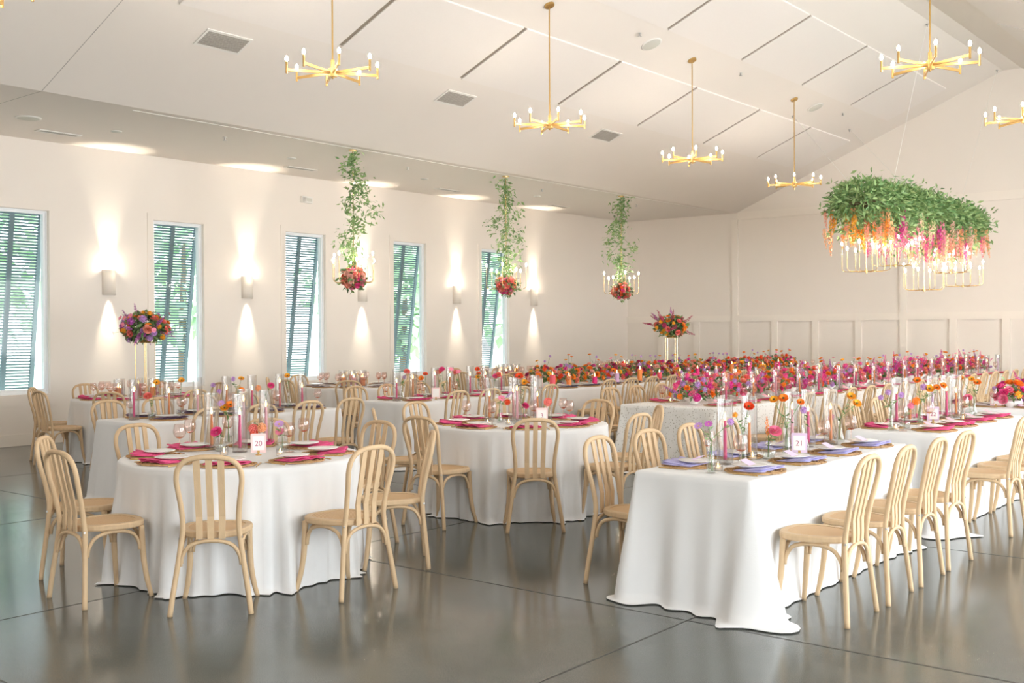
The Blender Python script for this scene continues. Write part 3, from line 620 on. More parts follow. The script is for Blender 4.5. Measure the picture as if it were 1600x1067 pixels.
# ---- candles, vases, cards
CYL = {}
def hurricane(p, r, h, where, group, seat=''):
    key = (round(r, 3), round(h, 3))
    if key not in CYL: CYL[key] = (MB().lathe([(r, 0.004), (r, h-0.003), (r+0.0008, h), (r-0.0025, h+0.0005), (r-0.003, h-0.003), (r-0.003, 0.008)], 24).mesh('glass_wall', M_GLASS, True), MB().lathe([(0, 0.0), (r, 0.0), (r, 0.006), (0, 0.006)], 20).mesh('base', M_GLASS, True))
    t = thing('candle_cylinder', lab('tall glass candle cylinder', seat, where), 'candle holder', group, p); part('glass_wall', CYL[key][0], t); part('base', CYL[key][1], t)
FLAME = MB().lathe([(0.0, 0.0), (0.0045, 0.006), (0.006, 0.014), (0.004, 0.026), (0.0, 0.042)], 8).mesh('flame', M_FLAME, True)
WICK = MB().tube([(0, 0, -0.002), (0, 0, 0.006)], 0.001, 4).mesh('wick', mat('wick', (60, 50, 40), 0.9))
TAPER = {}
def taper(p, color, h, where, seat=''):
    key = (color, round(h, 2))
    if key not in TAPER: TAPER[key] = MB().tube([(0, 0, 0.02), (0, 0, h*0.6), (0, 0, h)], [0.0112, 0.0105, 0.008], 10).mesh('wax', M_WAX[color], False)
    if 'h' not in TAPER: TAPER['h'] = MB().lathe([(0.0, 0.0), (0.028, 0.0), (0.028, 0.006), (0.016, 0.010), (0.0135, 0.032), (0.012, 0.032), (0.012, 0.018)], 12).mesh('holder', M_GLASS, True)
    t = thing('taper_candle', lab('lit %s taper candle' % color.replace('_', ' '), seat, where), 'candle', 'taper candles ' + where, p)
    part('wax', TAPER[key], t); part('wick', WICK, t, (0, 0, h)); part('flame', FLAME, t, (0, 0, h+0.003), scale=1.2)
    part('holder', TAPER['h'], t)
def pillar(p, color, r, h, where, seat=''):
    t = thing('pillar_candle', lab('lit %s pillar candle' % color.replace('_', ' '), seat, where), 'candle', 'pillar candles ' + where, p)
    part('wax', MB().lathe([(0, 0), (r, 0), (r, h-0.004), (r-0.004, h), (r*0.7, h-0.003), (0, h-0.006)], 18).mesh('wax', M_WAX[color], False), t)
    part('wick', WICK, t, (0, 0, h-0.005)); part('flame', FLAME, t, (0, 0, h-0.002), scale=1.35)
VOT = [MB().lathe([(0.026, 0.0), (0.028, 0.05), (0.0265, 0.05), (0.025, 0.006)], 14).mesh('cup', M_GLASS, True), MB().lathe([(0, 0.003), (0.023, 0.003), (0.023, 0.018), (0, 0.018)], 12).mesh('wax', mat('votive_wax', (250, 232, 214), 0.5))]
def votive(p, where, seat=''):
    t = thing('votive_candle', lab('small glass votive', seat, where), 'candle', 'votives ' + where, p)
    part('cup', VOT[0], t); part('wax', VOT[1], t); part('flame', FLAME, t, (0, 0, 0.018), scale=0.8)
M_INK = mat('card_ink', (172, 58, 108), 0.6, var=0.0); M_CARDW = mat('card_white', (246, 243, 240), 0.6, var=0.01); M_CARDB = mat('card_blush', (244, 214, 212), 0.6, var=0.02)
def number_card(p, num, where, w=0.10, h=0.13, blush=True):
    t = thing('table_number_card', 'table number card reading %s standing %s' % (num, where) if num else 'small table number card standing %s' % where, 'card', None, p, facing(p))
    part('card', MB().box(-w/2, w/2, -0.002, 0.002, 0.016, 0.016+h).mesh('card', M_CARDB if blush else M_CARDL), t)
    part('inset', MB().box(-w*0.38, w*0.38, -0.0028, -0.002, 0.016+h*0.14, 0.016+h*0.86).mesh('inset', M_CARDW), t)
    part('clip', MB().lathe([(0.02, 0), (0.02, 0.004), (0.006, 0.006), (0.006, 0.018), (0, 0.02)], 12).box(-0.008, 0.008, -0.0045, 0.0045, 0.012, 0.032).mesh('clip', M_BRASS), t)
    if num:
        cu = bpy.data.curves.new('number', 'FONT'); cu.body = num; cu.size = h*0.38; cu.align_x = 'CENTER'; cu.align_y = 'CENTER'; cu.extrude = 0.0003; cu.offset = -0.0002
        to = bpy.data.objects.new('number_tmp', cu); COL.objects.link(to)
        dg = bpy.context.evaluated_depsgraph_get(); me = bpy.data.meshes.new_from_object(to.evaluated_get(dg)); me.materials.clear(); me.materials.append(M_INK)
        bpy.data.objects.remove(to); part('number', me, t, (0, -0.0032, 0.016+h*0.47), (PI/2, 0, 0))

# ================================================================== FLOWERS
FC = dict(magenta=(216, 62, 150), hotpink=(238, 92, 156), coral=(246, 138, 130), salmon=(247, 164, 144), orange=(246, 140, 50), amber=(249, 176, 60), redorange=(236, 86, 48),
          lilac=(192, 150, 208), purple=(186, 100, 178), pink=(240, 140, 172), burgundy=(176, 60, 100), blush=(246, 196, 184), peach=(246, 178, 134), cream=(238, 222, 180), red=(226, 68, 80))
FM = {k: mat('petal_'+k, c, 0.6, spec=0.15, var=0.14, scale=30) for k, c in FC.items()}
M_EYE = mat('flower_eye', (236, 186, 60), 0.7); M_DARKEYE = mat('flower_dark_eye', (84, 96, 50), 0.7)
def petal(b, a, r0, z0, r1, z1, w, lift=0.06, mi=0):
    c, s = math.cos(a), math.sin(a); vs = []
    for f, ww in ((0, 0.35), (0.55, 1.0), (1.0, 0.62)):
        r = r0+(r1-r0)*(1-(1-f)**1.5); z = z0+(z1-z0)*f**1.2
        for k in (-1, 0, 1): vs.append((r*c-s*k*w*ww/2, r*s+c*k*w*ww/2, z+abs(k)*lift*ww))
    b.add(vs, [(0, 1, 4, 3), (1, 2, 5, 4), (3, 4, 7, 6), (4, 5, 8, 7)], mi)
def f_rose():
    b = MB()
    for n, r0, z0, r1, z1, w, o in ((3, 0.04, 0.3, 0.16, 0.80, 0.42, 0), (4, 0.12, 0.22, 0.34, 0.82, 0.55, .4), (5, 0.16, 0.15, 0.55, 0.76, 0.66, .1), (6, 0.2, 0.08, 0.78, 0.62, 0.76, .6), (7, 0.2, 0.0, 1.0, 0.34, 0.84, .2)):
        for k in range(n): petal(b, 2*PI*k/n+o, r0, z0, r1, z1, w)
    return b
def f_poppy():
    b = MB()
    for n, r0, z0, r1, z1, w, o in ((6, 0.08, 0.12, 0.62, 0.62, 0.62, 0), (7, 0.1, 0.05, 0.86, 0.5, 0.74, .3), (7, 0.1, 0.0, 1.0, 0.28, 0.8, .7)):
        for k in range(n): petal(b, 2*PI*k/n+o, r0, z0, r1, z1, w)
    return b.lathe([(0.24, 0.2), (0.2, 0.36), (0.0, 0.42)], 8, 1)
def f_cosmos():
    b = MB()
    for k in range(8): petal(b, 2*PI*k/8, 0.12, 0.08, 1.0, 0.22, 0.62, 0.03)
    return b.lathe([(0.2, 0.08), (0.16, 0.18), (0.0, 0.22)], 8, 1)
def f_ball():
    b = MB(); n = 46
    for i in range(n):
        z = 1-1.45*(i+0.5)/n; r = math.sqrt(max(0, 1-z*z)); a = i*2.39996; d = Vector((r*math.cos(a), r*math.sin(a), z)); sd = d.cross(Vector((0.1, 0.2, 1))).normalized(); up = d.cross(sd)
        p = d*0.55+Vector((0, 0, 0.45))
        b.add([p-sd*0.06, p+d*0.36-sd*0.2+up*0.09, p+d*0.45, p+d*0.36+sd*0.2+up*0.09, p+sd*0.06], [(0, 1, 2), (0, 2, 4), (4, 2, 3)])
    return b.lathe([(0.0, -0.1), (0.4, 0.05), (0.55, 0.45), (0.38, 0.82), (0.0, 0.98)], 8)
def f_spike():
    b = MB(); r = random.Random(3); n = 34
    for i in range(n):
        z = 0.04+0.94*i/n+r.uniform(-.02, .02); rr = 0.17*(0.55+0.45*math.sin(PI*min(1, 0.15+i/n)))*r.uniform(0.6, 1.15)*(1-0.55*(i/n)**2); a = i*2.4+r.uniform(-.3, .3); d = Vector((math.cos(a), math.sin(a), 0.35)).normalized(); sd = d.cross(Vector((0, 0, 1))).normalized(); up = sd.cross(d)
        p = Vector((0, 0, z))+d*rr*0.5; s = 0.060*(1-0.5*i/n)*r.uniform(0.75, 1.25)
        for q in range(4):
            e = sd*math.cos(q*PI/2+.4)+up*math.sin(q*PI/2+.4); g = sd*math.cos(q*PI/2+1.97)+up*math.sin(q*PI/2+1.97)
            b.add([p, p+e*s*0.8+g*s*0.5+d*s*0.5, p+e*s*1.3+d*s*0.35, p+e*s*0.8-g*s*0.5+d*s*0.5], [(0, 1, 2), (0, 2, 3)])
    return b.tube([(0, 0, -0.05), (0, 0, 0.95)], [0.012, 0.005], 5, True, 1)
FLM = {}
def fmesh(kind, color):
    if (kind, color) not in FLM:
        bb = dict(rose=f_rose, poppy=f_poppy, cosmos=f_cosmos, ball=f_ball, spike=f_spike)[kind]()
        eye = dict(poppy=M_DARKEYE, cosmos=M_EYE, spike=M_STEM).get(kind)
        FLM[kind, color] = bb.mesh('flower', [FM[color]]+([eye] if eye else []), kind in ('rose', 'poppy', 'cosmos'))
    return FLM[kind, color]
FNAME = dict(rose='rose_bloom', poppy='ranunculus_bloom', cosmos='cosmos_bloom', ball='carnation_bloom', spike='flower_spike')
def bloom(parent, kind, color, p, d, size, roll=None):
    q = Vector(d).normalized().to_track_quat('Z', 'Y').to_euler()
    o = part(FNAME[kind], fmesh(kind, color), parent, p, q, size); return o
def bouquet(parent, c, rad, n, pal, seed, zmin=-0.2, leaves=140, leafsize=0.07, leafmat_=None, sizes=1.0, leaf_out=1.0):
    """blooms over an ellipsoid round c, leaves between"""
    r = random.Random(seed); c = Vector(c)
    for i in range(n):
        z = 1-(1-zmin)*(i+0.5)/n; rr = math.sqrt(max(0, 1-z*z)); a = i*2.39996+r.uniform(-0.25, 0.25)+seed
        d = Vector((rr*math.cos(a), rr*math.sin(a), z)); k = r.uniform(0.82, 1.08)
        kind, color, s = r.choice(pal); p = c+Vector((d.x*rad[0], d.y*rad[1], d.z*rad[2]))*k
        dd = Vector((d.x/rad[0], d.y/rad[1], d.z/rad[2]+0.2/rad[2])).normalized()
        s *= r.uniform(0.85, 1.15)*sizes
        if kind == 'spike': p -= dd*s*0.35
        else: p -= dd*s*0.5
        bloom(parent, kind, color, p, dd, s)
    if leaves:
        def fn(q):
            d = Vector((q.gauss(0, 1), q.gauss(0, 1), q.gauss(0, 1)))
            d.normalize()
            if d.z < zmin: d.z = zmin+abs(d.z-zmin)*0.3
            k = q.uniform(0.4, 0.95)*leaf_out
            return c+Vector((d.x*rad[0], d.y*rad[1], d.z*rad[2]))*k, d
        part('foliage', leaf_cloud(leaves, fn, leafsize, leafmat_ or M_LEAF2, seed+900, 0.42), parent, kind='stuff')
PAL_KING = [('rose', 'hotpink', .045), ('rose', 'coral', .05), ('rose', 'magenta', .045), ('spike', 'magenta', .22), ('spike', 'purple', .20), ('ball', 'orange', .035), ('rose', 'orange', .042), ('poppy', 'redorange', .036), ('ball', 'magenta', .045), ('rose', 'pink', .05), ('ball', 'lilac', .036), ('ball', 'hotpink', .042), ('rose', 'salmon', .046), ('spike', 'hotpink', .2)]
PAL_A = [('rose', 'orange', .046), ('ball', 'redorange', .04), ('rose', 'coral', .048), ('poppy', 'amber', .042), ('rose', 'burgundy', .042), ('ball', 'lilac', .036), ('rose', 'salmon', .046), ('poppy', 'orange', .042), ('ball', 'magenta', .034), ('rose', 'blush', .044)]
PAL_HANG = [('rose', 'coral', .062), ('rose', 'hotpink', .05), ('rose', 'coral', .056), ('rose', 'salmon', .066), ('rose', 'pink', .05), ('rose', 'blush', .055), ('rose', 'peach', .055), ('poppy', 'redorange', .036)]
PAL_TALL = [('rose', 'coral', .05), ('poppy', 'orange', .042), ('spike', 'purple', .2), ('ball', 'purple', .042), ('ball', 'amber', .032), ('rose', 'salmon', .048), ('rose', 'orange', .04), ('ball', 'lilac', .045)]
PAL_TALL2 = [('spike', 'burgundy', .24), ('poppy', 'orange', .042), ('ball', 'burgundy', .04), ('rose', 'coral', .048), ('spike', 'purple', .24), ('ball', 'amber', .032)]
PAL_13 = [('rose', 'orange', .058), ('rose', 'hotpink', .05), ('rose', 'magenta', .05), ('ball', 'amber', .036), ('spike', 'magenta', .18), ('poppy', 'redorange', .045), ('ball', 'lilac', .036), ('rose', 'pink', .05)]
VB = {'bud': MB().lathe([(0.0, 0.003), (0.026, 0.003), (0.028, 0.02), (0.022, 0.10), (0.020, 0.17), (0.024, 0.185)], 14).mesh('vase_glass', M_GLASS, True),
      'bottle': MB().lathe([(0.0, 0.003), (0.036, 0.004), (0.046, 0.03), (0.042, 0.06), (0.018, 0.085), (0.016, 0.105), (0.02, 0.112)], 16).mesh('vase_glass', M_GLASS, True),
      'flute': MB().lathe([(0.0, 0.003), (0.03, 0.003), (0.028, 0.03), (0.014, 0.09), (0.016, 0.14), (0.026, 0.175)], 14).mesh('vase_glass', M_GLASS, True)}
VWAT = {k: MB().lathe([(0.0, 0.005), (r, 0.006), (r*1.02, h), (0, h)], 12).mesh('water', glass('water', (246, 250, 248), 0.03), True) for k, r, h in (('bud', 0.024, 0.06), ('bottle', 0.036, 0.05), ('flute', 0.024, 0.035))}
NICE = dict(hotpink='hot pink', redorange='red orange', magenta='magenta')
KN = dict(rose='rose', poppy='ranunculus', cosmos='cosmos', ball='scabiosa', spike='stock')
def bud_vase(B, kind, blooms, where, pixel=True):
    """vase with stems; blooms: (kind, colour, size, px, py) or local offsets"""
    B = Vector(B); v = thing('bud_vase', 'clear bud vase with %s %s ' % (NICE.get(blooms[0][1], blooms[0][1]), KN[blooms[0][0]]) + where, 'vase', 'bud vases ' + where, B)
    part('vase_glass', VB[kind], v); part('water', VWAT[kind], v)
    neck = B+Vector((0, 0, {'bud': 0.18, 'bottle': 0.105, 'flute': 0.165}[kind]))
    for fk, fc, fs, u, w in blooms:
        P = above(B, u, w) if pixel else B+Vector((u[0], u[1], w))
        st = thing('cut_flower', '%s %s in a bud vase %s' % (NICE.get(fc, fc), KN[fk], where), 'flower', 'single stems ' + where, B)
        d0 = (P-neck); d = d0.normalized(); face = (d*0.5+Vector((-B.x, -B.y, 0)).normalized()*0.75+Vector((0, 0, 0.35))).normalized() if fk != 'spike' else d
        bot = Vector((-d0.x*0.12, -d0.y*0.12, 0.012)); nk = neck-B; tip = P-B-face*fs*0.2
        mid = nk.lerp(tip, 0.5)+Vector((d.x, d.y, 0))*-0.01
        if fk == 'spike': tip = P-B-d*fs*0.5
        part('stem', MB().tube(smooth_path([bot, nk, mid, tip], 3), 0.0017, 5).mesh('stem', M_STEM), st)
        bloom(st, fk, fc, tip, face, fs)
        def fn(q, nk=nk, tip=tip): t = q.uniform(0.1, 0.75); return nk.lerp(tip, t), Vector((q.gauss(0, 1), q.gauss(0, 1), 0.3)).normalized()
        part('foliage', leaf_cloud(5, fn, 0.035, M_LEAF2, int(P.x*1000) % 997, 0.35), st, kind='stuff')

# ================================================================== LAYOUT
def ring_settings(cx, cy, w, nap, near, card=None, glasses=1, rchair=1.008, rset=0.575, skip=()):
    for k in range(8):
        a = k*PI/4
        chair(cx+rchair*math.cos(a), cy+rchair*math.sin(a), a+PI/2, lab('bentwood cane chair', RSEAT[k], 'on ' + w), 'chairs at ' + w)
        setting(cx+rset*math.cos(a), cy+rset*math.sin(a), a+PI/2, nap, 'on ' + w, near, card, glasses, RSEAT[k])
def side_settings(x, ychairs, side, w, nap, near, seat_off, set_off, card=None, glasses=1):
    for j, yy in enumerate(ychairs):
        rz = PI/2 if side > 0 else -PI/2; st = '%s from gable end, %s side' % (ORD[len(ychairs)-1-j], 'inner' if side > 0 else 'window')
        chair(x+side*seat_off, yy, rz, lab('bentwood cane chair', st, 'on ' + w), 'chairs at ' + w)
        setting(x+side*set_off, yy, rz, nap, 'on ' + w, near, card, glasses, st)
def lit_many(items, where, cyl=0.40, r=0.05):
    pts = [(at(a, b_, ZT), c, h) for a, b_, c, h in items]
    for p, c, h in pts:
        same = sorted(q.y for q, c2, _ in pts if c2 == c)
        note = '' if len(same) == 1 else ('nearest the gable' if p.y == same[-1] else 'farthest from the gable')
        hurricane(p, r, cyl, where, 'cylinders ' + where, ('round %s candle ' % c.replace('_', ' ') + note).strip())
        taper((p.x, p.y, p.z+0.0065), c, h, where, note)
W20, W3, W21, W22, W13 = ['the round table numbered twenty', 'the round table numbered three', 'the long table numbered twenty-one', 'the long table numbered twenty-two', 'the long table numbered thirteen']
WM, WP, WLACE, WA = 'the table set with mauve napkins', 'the table beside the mauve set table', 'the long lace covered table', 'the long table holding the tall bouquet'
WR = ['the round table near the %s window' % k for k in ('first', 'third', 'fourth', 'fifth')]
# --- table 20
round_table(-5.98, 4.44, 0.785, 'round table with number card twenty under a white floor length cloth', 1)
ring_settings(-5.98, 4.44, W20, 'pink', True, None, 0)
o20 = 'on ' + W20
lit_many(((331, 702, 'orange', 0.24), (375, 706, 'hot_pink', 0.25), (416, 695, 'pale_pink', 0.27), (381, 691, 'pale_pink', 0.30)), o20)
for px, py in ((281, 709), (297, 699), (356, 691), (452, 706), (475, 697)): wine_glass(at(px, py, ZT), o20, 'glasses ' + o20)
bud_vase(at(345, 705, ZT), 'bottle', [('rose', 'hotpink', .042, 338, 675)], o20)
bud_vase(at(441, 703, ZT), 'bottle', [('cosmos', 'pink', .034, 437, 674), ('cosmos', 'lilac', .034, 436, 662)], o20)
bud_vase(at(398, 700, ZT), 'bud', [('ball', 'coral', .036, 396, 669), ('ball', 'peach', .036, 408, 668), ('ball', 'redorange', .03, 397, 676)], o20)
bud_vase(at(357, 693, ZT), 'bud', [('poppy', 'amber', .034, 351, 637), ('poppy', 'orange', .034, 360, 632), ('cosmos', 'lilac', .03, 345, 630)], o20)
number_card(at(404, 711, ZT), '20', o20)
votive(at(350, 711, ZT), o20); votive(at(438, 712, ZT), o20)
# --- table 3
round_table(-6.05, 7.5, 0.80, 'round table with number card three under a white floor length cloth', 2)
ring_settings(-6.05, 7.5, W3, 'pink', True, None, 0, 1.015)
o3 = 'on ' + W3
lit_many(((765, 658, 'orange', 0.22), (802, 657, 'coral', 0.25), (808, 660, 'pale_pink', 0.28), (840, 654, 'orange', 0.20), (836, 650, 'pale_pink', 0.28)), o3, 0.40, 0.045)
for px, py in ((729, 661), (769, 664), (834, 661), (880, 656), (890, 661)): wine_glass(at(px, py, ZT), o3, 'glasses ' + o3)
bud_vase(at(781, 660, ZT), 'flute', [('cosmos', 'pink', .036, 784, 622), ('ball', 'redorange', .03, 792, 629), ('spike', 'lilac', .10, 797, 615)], o3)
bud_vase(at(858, 661, ZT), 'bud', [('ball', 'coral', .042, 857, 629)], o3)
bud_vase(at(818, 654, ZT), 'bottle', [('rose', 'hotpink', .036, 821, 634), ('poppy', 'amber', .036, 819, 597), ('poppy', 'redorange', .042, 811, 588)], o3)
number_card(at(847, 663, ZT), '3', o3); votive(at(762, 664, ZT), o3); votive(at(795, 663, ZT), o3)
# --- table 21
rect_table(-3.44, -2.68, 5.35, 7.79, 'long table with number card twenty-one under a white floor length cloth', 3)
o21 = 'on ' + W21; YC = (5.72, 6.30, 6.88, 7.46)
side_settings(-3.06, YC, 1, W21, 'lavender', True, 0.615, 0.212, 'l', 0); side_settings(-3.06, YC, -1, W21, 'lavender', True, 0.61, 0.212, 'l', 0)
lit_many(((1133, 725, 'hot_pink', 0.26), (1171, 716, 'orange', 0.22), (1238, 703, 'pale_pink', 0.27), (1263, 698, 'hot_pink', 0.24), (1298, 694, 'orange', 0.24)), o21)
bud_vase(at(1111, 739, ZT), 'bud', [('cosmos', 'lilac', .026, 1091, 665), ('cosmos', 'purple', .024, 1107, 662), ('ball', 'lilac', .022, 1141, 660)], o21)
bud_vase(at(1161, 725, ZT), 'bud', [('poppy', 'redorange', .034, 1170, 635), ('ball', 'amber', .018, 1149, 649)], o21)
bud_vase(at(1201, 717, ZT), 'bottle', [('rose', 'pink', .044, 1211, 674), ('spike', 'orange', .12, 1199, 665)], o21)
bud_vase(at(1229, 713, ZT), 'bud', [('poppy', 'orange', .034, 1224, 622), ('poppy', 'amber', .030, 1209, 624), ('poppy', 'orange', .026, 1251, 628)], o21)
bud_vase(at(1258, 705, ZT), 'flute', [('ball', 'lilac', .026, 1256, 642)], o21)
bud_vase(at(1313, 690, ZT), 'flute', [('poppy', 'amber', .034, 1330, 619), ('poppy', 'amber', .034, 1339, 630), ('cosmos', 'pink', .028, 1299, 652)], o21)
for px, py in ((1158, 733), (1288, 703), (1330, 694), (1108, 725)): wine_glass(at(px, py, ZT), o21, 'glasses ' + o21)
number_card(at(1249, 711, ZT), '21', o21, 0.10, 0.13, False); votive(at(1122, 735, ZT), o21); votive(at(1176, 718, ZT), o21)
# --- table 22
rect_table(-3.44, -2.68, 8.53, 10.97, 'long table with number card twenty-two under a white floor length cloth', 4)
o22 = 'on ' + W22; YC = (8.92, 9.48, 10.04, 10.6)
side_settings(-3.06, YC, 1, W22, 'pink', True, 0.615, 0.212, 'p', 0); side_settings(-3.06, YC, -1, W22, 'pink', True, 0.615, 0.212, 'p', 0)
lit_many(((1401, 663, 'hot_pink', 0.26), (1422, 662, 'orange', 0.2), (1457, 657, 'lilac', 0.27), (1479, 655, 'hot_pink', 0.25), (1494, 652, 'orange', 0.22)), o22)
bud_vase(at(1392, 673, ZT), 'bud', [('ball', 'lilac', .026, 1388, 614), ('ball', 'lilac', .026, 1408, 618), ('ball', 'lilac', .024, 1377, 622)], o22)
bud_vase(at(1414, 669, ZT), 'bottle', [('ball', 'orange', .036, 1431, 628), ('ball', 'pink', .03, 1423, 635)], o22)
bud_vase(at(1438, 663, ZT), 'bud', [('poppy', 'amber', .042, 1452, 607), ('ball', 'lilac', .032, 1443, 606), ('poppy', 'orange', .03, 1464, 605), ('poppy', 'orange', .03, 1474, 602), ('poppy', 'orange', .034, 1433, 594)], o22)
bud_vase(at(1515, 652, ZT), 'bottle', [('rose', 'pink', .044, 1512, 622), ('rose', 'hotpink', .03, 1493, 627)], o22)
bud_vase(at(1522, 648, ZT), 'flute', [('poppy', 'orange', .036, 1527, 597), ('poppy', 'amber', .03, 1518, 592), ('poppy', 'amber', .03, 1501, 591)], o22)
for px, py in ((1411, 673), (1452, 665), (1507, 655)): wine_glass(at(px, py, ZT), o22, 'glasses ' + o22)
number_card(at(1458, 661, ZT), '22', o22, 0.10, 0.13, False); votive(at(1400, 672, ZT), o22); votive(at(1505, 657, ZT), o22)
# --- table 13
rect_table(-3.44, -2.68, 11.66, 14.10, 'long table with number card thirteen under a white cloth', 5)
o13 = 'on ' + W13; YC = (12.05, 12.61, 13.17, 13.73)
side_settings(-3.06, YC, 1, W13, 'grey', False, 0.615, 0.212); side_settings(-3.06, YC, -1, W13, 'grey', False, 0.615, 0.212)
for i, yy in enumerate((12.05, 12.75, 13.4)):
    t = thing('flower_bowl', 'low bowl of orange and magenta roses ' + o13, 'flower bowl', 'flower bowls ' + o13, (-3.06, yy, ZT))
    part('bowl', MB().lathe([(0.05, 0), (0.05, 0.01), (0.09, 0.05), (0.10, 0.07), (0.09, 0.07), (0.0, 0.03)], 18).mesh('bowl', M_PORC, True), t)
    bouquet(t, (0, 0, 0.13), (0.17, 0.24, 0.16), 24, PAL_13, 300+i, -0.35, 90)
number_card(at(1556, 636, ZT), '13', o13, 0.11, 0.14)
for px, py, c in ((1592, 634, 'lilac'), (1570, 628, 'orange')): pillar(at(px, py, ZT), c, 0.036, 0.13, o13)
# --- generic centres
GENB = [('poppy', 'orange', .034), ('ball', 'lilac', .028), ('rose', 'coral', .042), ('poppy', 'amber', .032), ('cosmos', 'pink', .034), ('rose', 'hotpink', .038), ('poppy', 'redorange', .034), ('ball', 'peach', .036)]
def generic_centre(cx, ys, where, seed):
    r = random.Random(seed); cols = ['hot_pink', 'orange', 'pale_pink', 'orange', 'hot_pink', 'coral']
    for i, yy in enumerate(ys):
        x = cx+r.uniform(-0.04, 0.04); sn = '%s from gable end' % ORD[(len(ys)-1-i)//2]
        if i % 2 == 0:
            hurricane((x, yy, ZT), 0.048, 0.38, where, 'cylinders ' + where, sn); taper((x, yy, ZT+0.0065), cols[(i//2) % 6], r.uniform(0.2, 0.28), where, sn)
        else:
            bl = []
            for _ in range(r.choice((1, 2, 3))):
                k, c, sz = r.choice(GENB); bl.append((k, c, sz, (r.uniform(-0.09, 0.09), r.uniform(-0.09, 0.09)), r.uniform(0.22, 0.36)))
            bud_vase((x, yy, ZT), r.choice(('bud', 'bottle', 'flute')), bl, where, False)
rect_table(-9.59, -8.82, 5.43, 7.87, 'long table set with mauve napkins under a white floor length cloth', 6)
YC = (5.84, 6.42, 7.0, 7.56)
side_settings(-9.205, YC, 1, WM, 'mauve', False, 0.615, 0.212); side_settings(-9.205, YC, -1, WM, 'mauve', False, 0.615, 0.212)
generic_centre(-9.205, [5.62+0.17*k for k in range(13)], 'on ' + WM, 21)
rect_table(-9.59, -8.82, 8.85, 11.29, 'long white clothed table with pink napkins next to the mauve set table', 7)
YC = (9.22, 9.80, 10.38, 10.96)
side_settings(-9.205, YC, 1, WP, 'pink', False, 0.615, 0.212); side_settings(-9.205, YC, -1, WP, 'pink', False, 0.615, 0.212)
generic_centre(-9.205, [9.05+0.17*k for k in range(13)], 'on ' + WP, 22)
number_card(Vector((-8.95, 9.5, ZT)), '', 'on ' + WP)
# --- round tables by the windows
for i, (cx, cy, nap) in enumerate(((-12.42, 7.6, 'pink'), (-12.3, 11.2, 'grey'), (-12.25, 14.9, 'grey'), (-12.25, 18.6, 'slate'))):
    w = WR[i]; o = 'on ' + w
    round_table(cx, cy, 0.785, 'white clothed round table near the %s window' % ('first', 'third', 'fourth', 'fifth')[i], 30+i)
    ring_settings(cx, cy, w, nap, False, None, 2)
    r = random.Random(60+i); cc = ['orange', 'hot_pink', 'coral', 'lilac', 'orange', 'pale_pink']
    for k in range(6):
        a = k*PI/3+0.4; rr = 0.24 if i == 0 else 0.17; p = (cx+rr*math.cos(a), cy+rr*math.sin(a), ZT)
        sn = RSEAT[int(round(a/(PI/4))) % 8] if k else RSEAT[0]; hurricane(p, 0.058, 0.24, o, 'cylinders ' + o, 'round %s pillar' % cc[k].replace('_', ' ') + (' nearer the gable' if k == 0 else '')); pillar((p[0], p[1], ZT+0.0065), cc[k], 0.036, r.choice((0.10, 0.13, 0.16)), o, 'nearer the gable' if k == 0 else '')
def tall_stand(x, y, w, pal, seed, lab, rad, n):
    t = thing('tall_flower_stand', 'tall slim gold stand of four rods on ' + w, 'stand', None, (x, y, ZT), 0.3); q = 0.085; h = 0.70
    part('base', MB().box(-q-0.02, q+0.02, -q-0.02, q+0.02, 0, 0.006).mesh('base', M_GOLD), t)
    rod = MB().tube([(0, 0, 0.006), (0, 0, h)], 0.0055, 6).mesh('rod', M_GOLD)
    for sx in (-1, 1):
        for sy in (-1, 1): part('rod', rod, t, (sx*q, sy*q, 0))
    part('top_plate', MB().box(-q-0.02, q+0.02, -q-0.02, q+0.02, h, h+0.006).mesh('top_plate', M_GOLD), t)
    b = thing('bouquet', lab, 'bouquet', None, (x, y, ZT+h+0.007))
    part('bowl', MB().lathe([(0.06, 0), (0.07, 0.005), (0.10, 0.07), (0.09, 0.07), (0.0, 0.02)], 18).mesh('bowl', M_GOLD, True), b)
    bouquet(b, (0, 0, 0.19), rad, n, pal, seed, -0.75, 520, 0.085, None, 1.15, 1.05)
    r = random.Random(seed)
    for k in range(9):      # loose stems standing out
        a = r.uniform(0, 2*PI); d = Vector((math.cos(a), math.sin(a), r.uniform(-0.35, 0.9))).normalized(); p = Vector((0, 0, 0.19))+Vector((d.x*rad[0], d.y*rad[1], d.z*rad[2]))*1.35
        st = part('stem', MB().tube([(0, 0, 0.19), p], 0.0018, 4).mesh('stem', M_STEM), b); bloom(b, *(('cosmos', 'pink') if seed == 401 else ('spike', 'burgundy')), p, d, 0.032 if seed == 401 else 0.17)
tall_stand(-12.34, 7.68, WR[0], PAL_TALL, 401, 'tall bouquet of coral roses, orange ranunculus and purple stock near the first window', (0.29, 0.29, 0.20), 60)
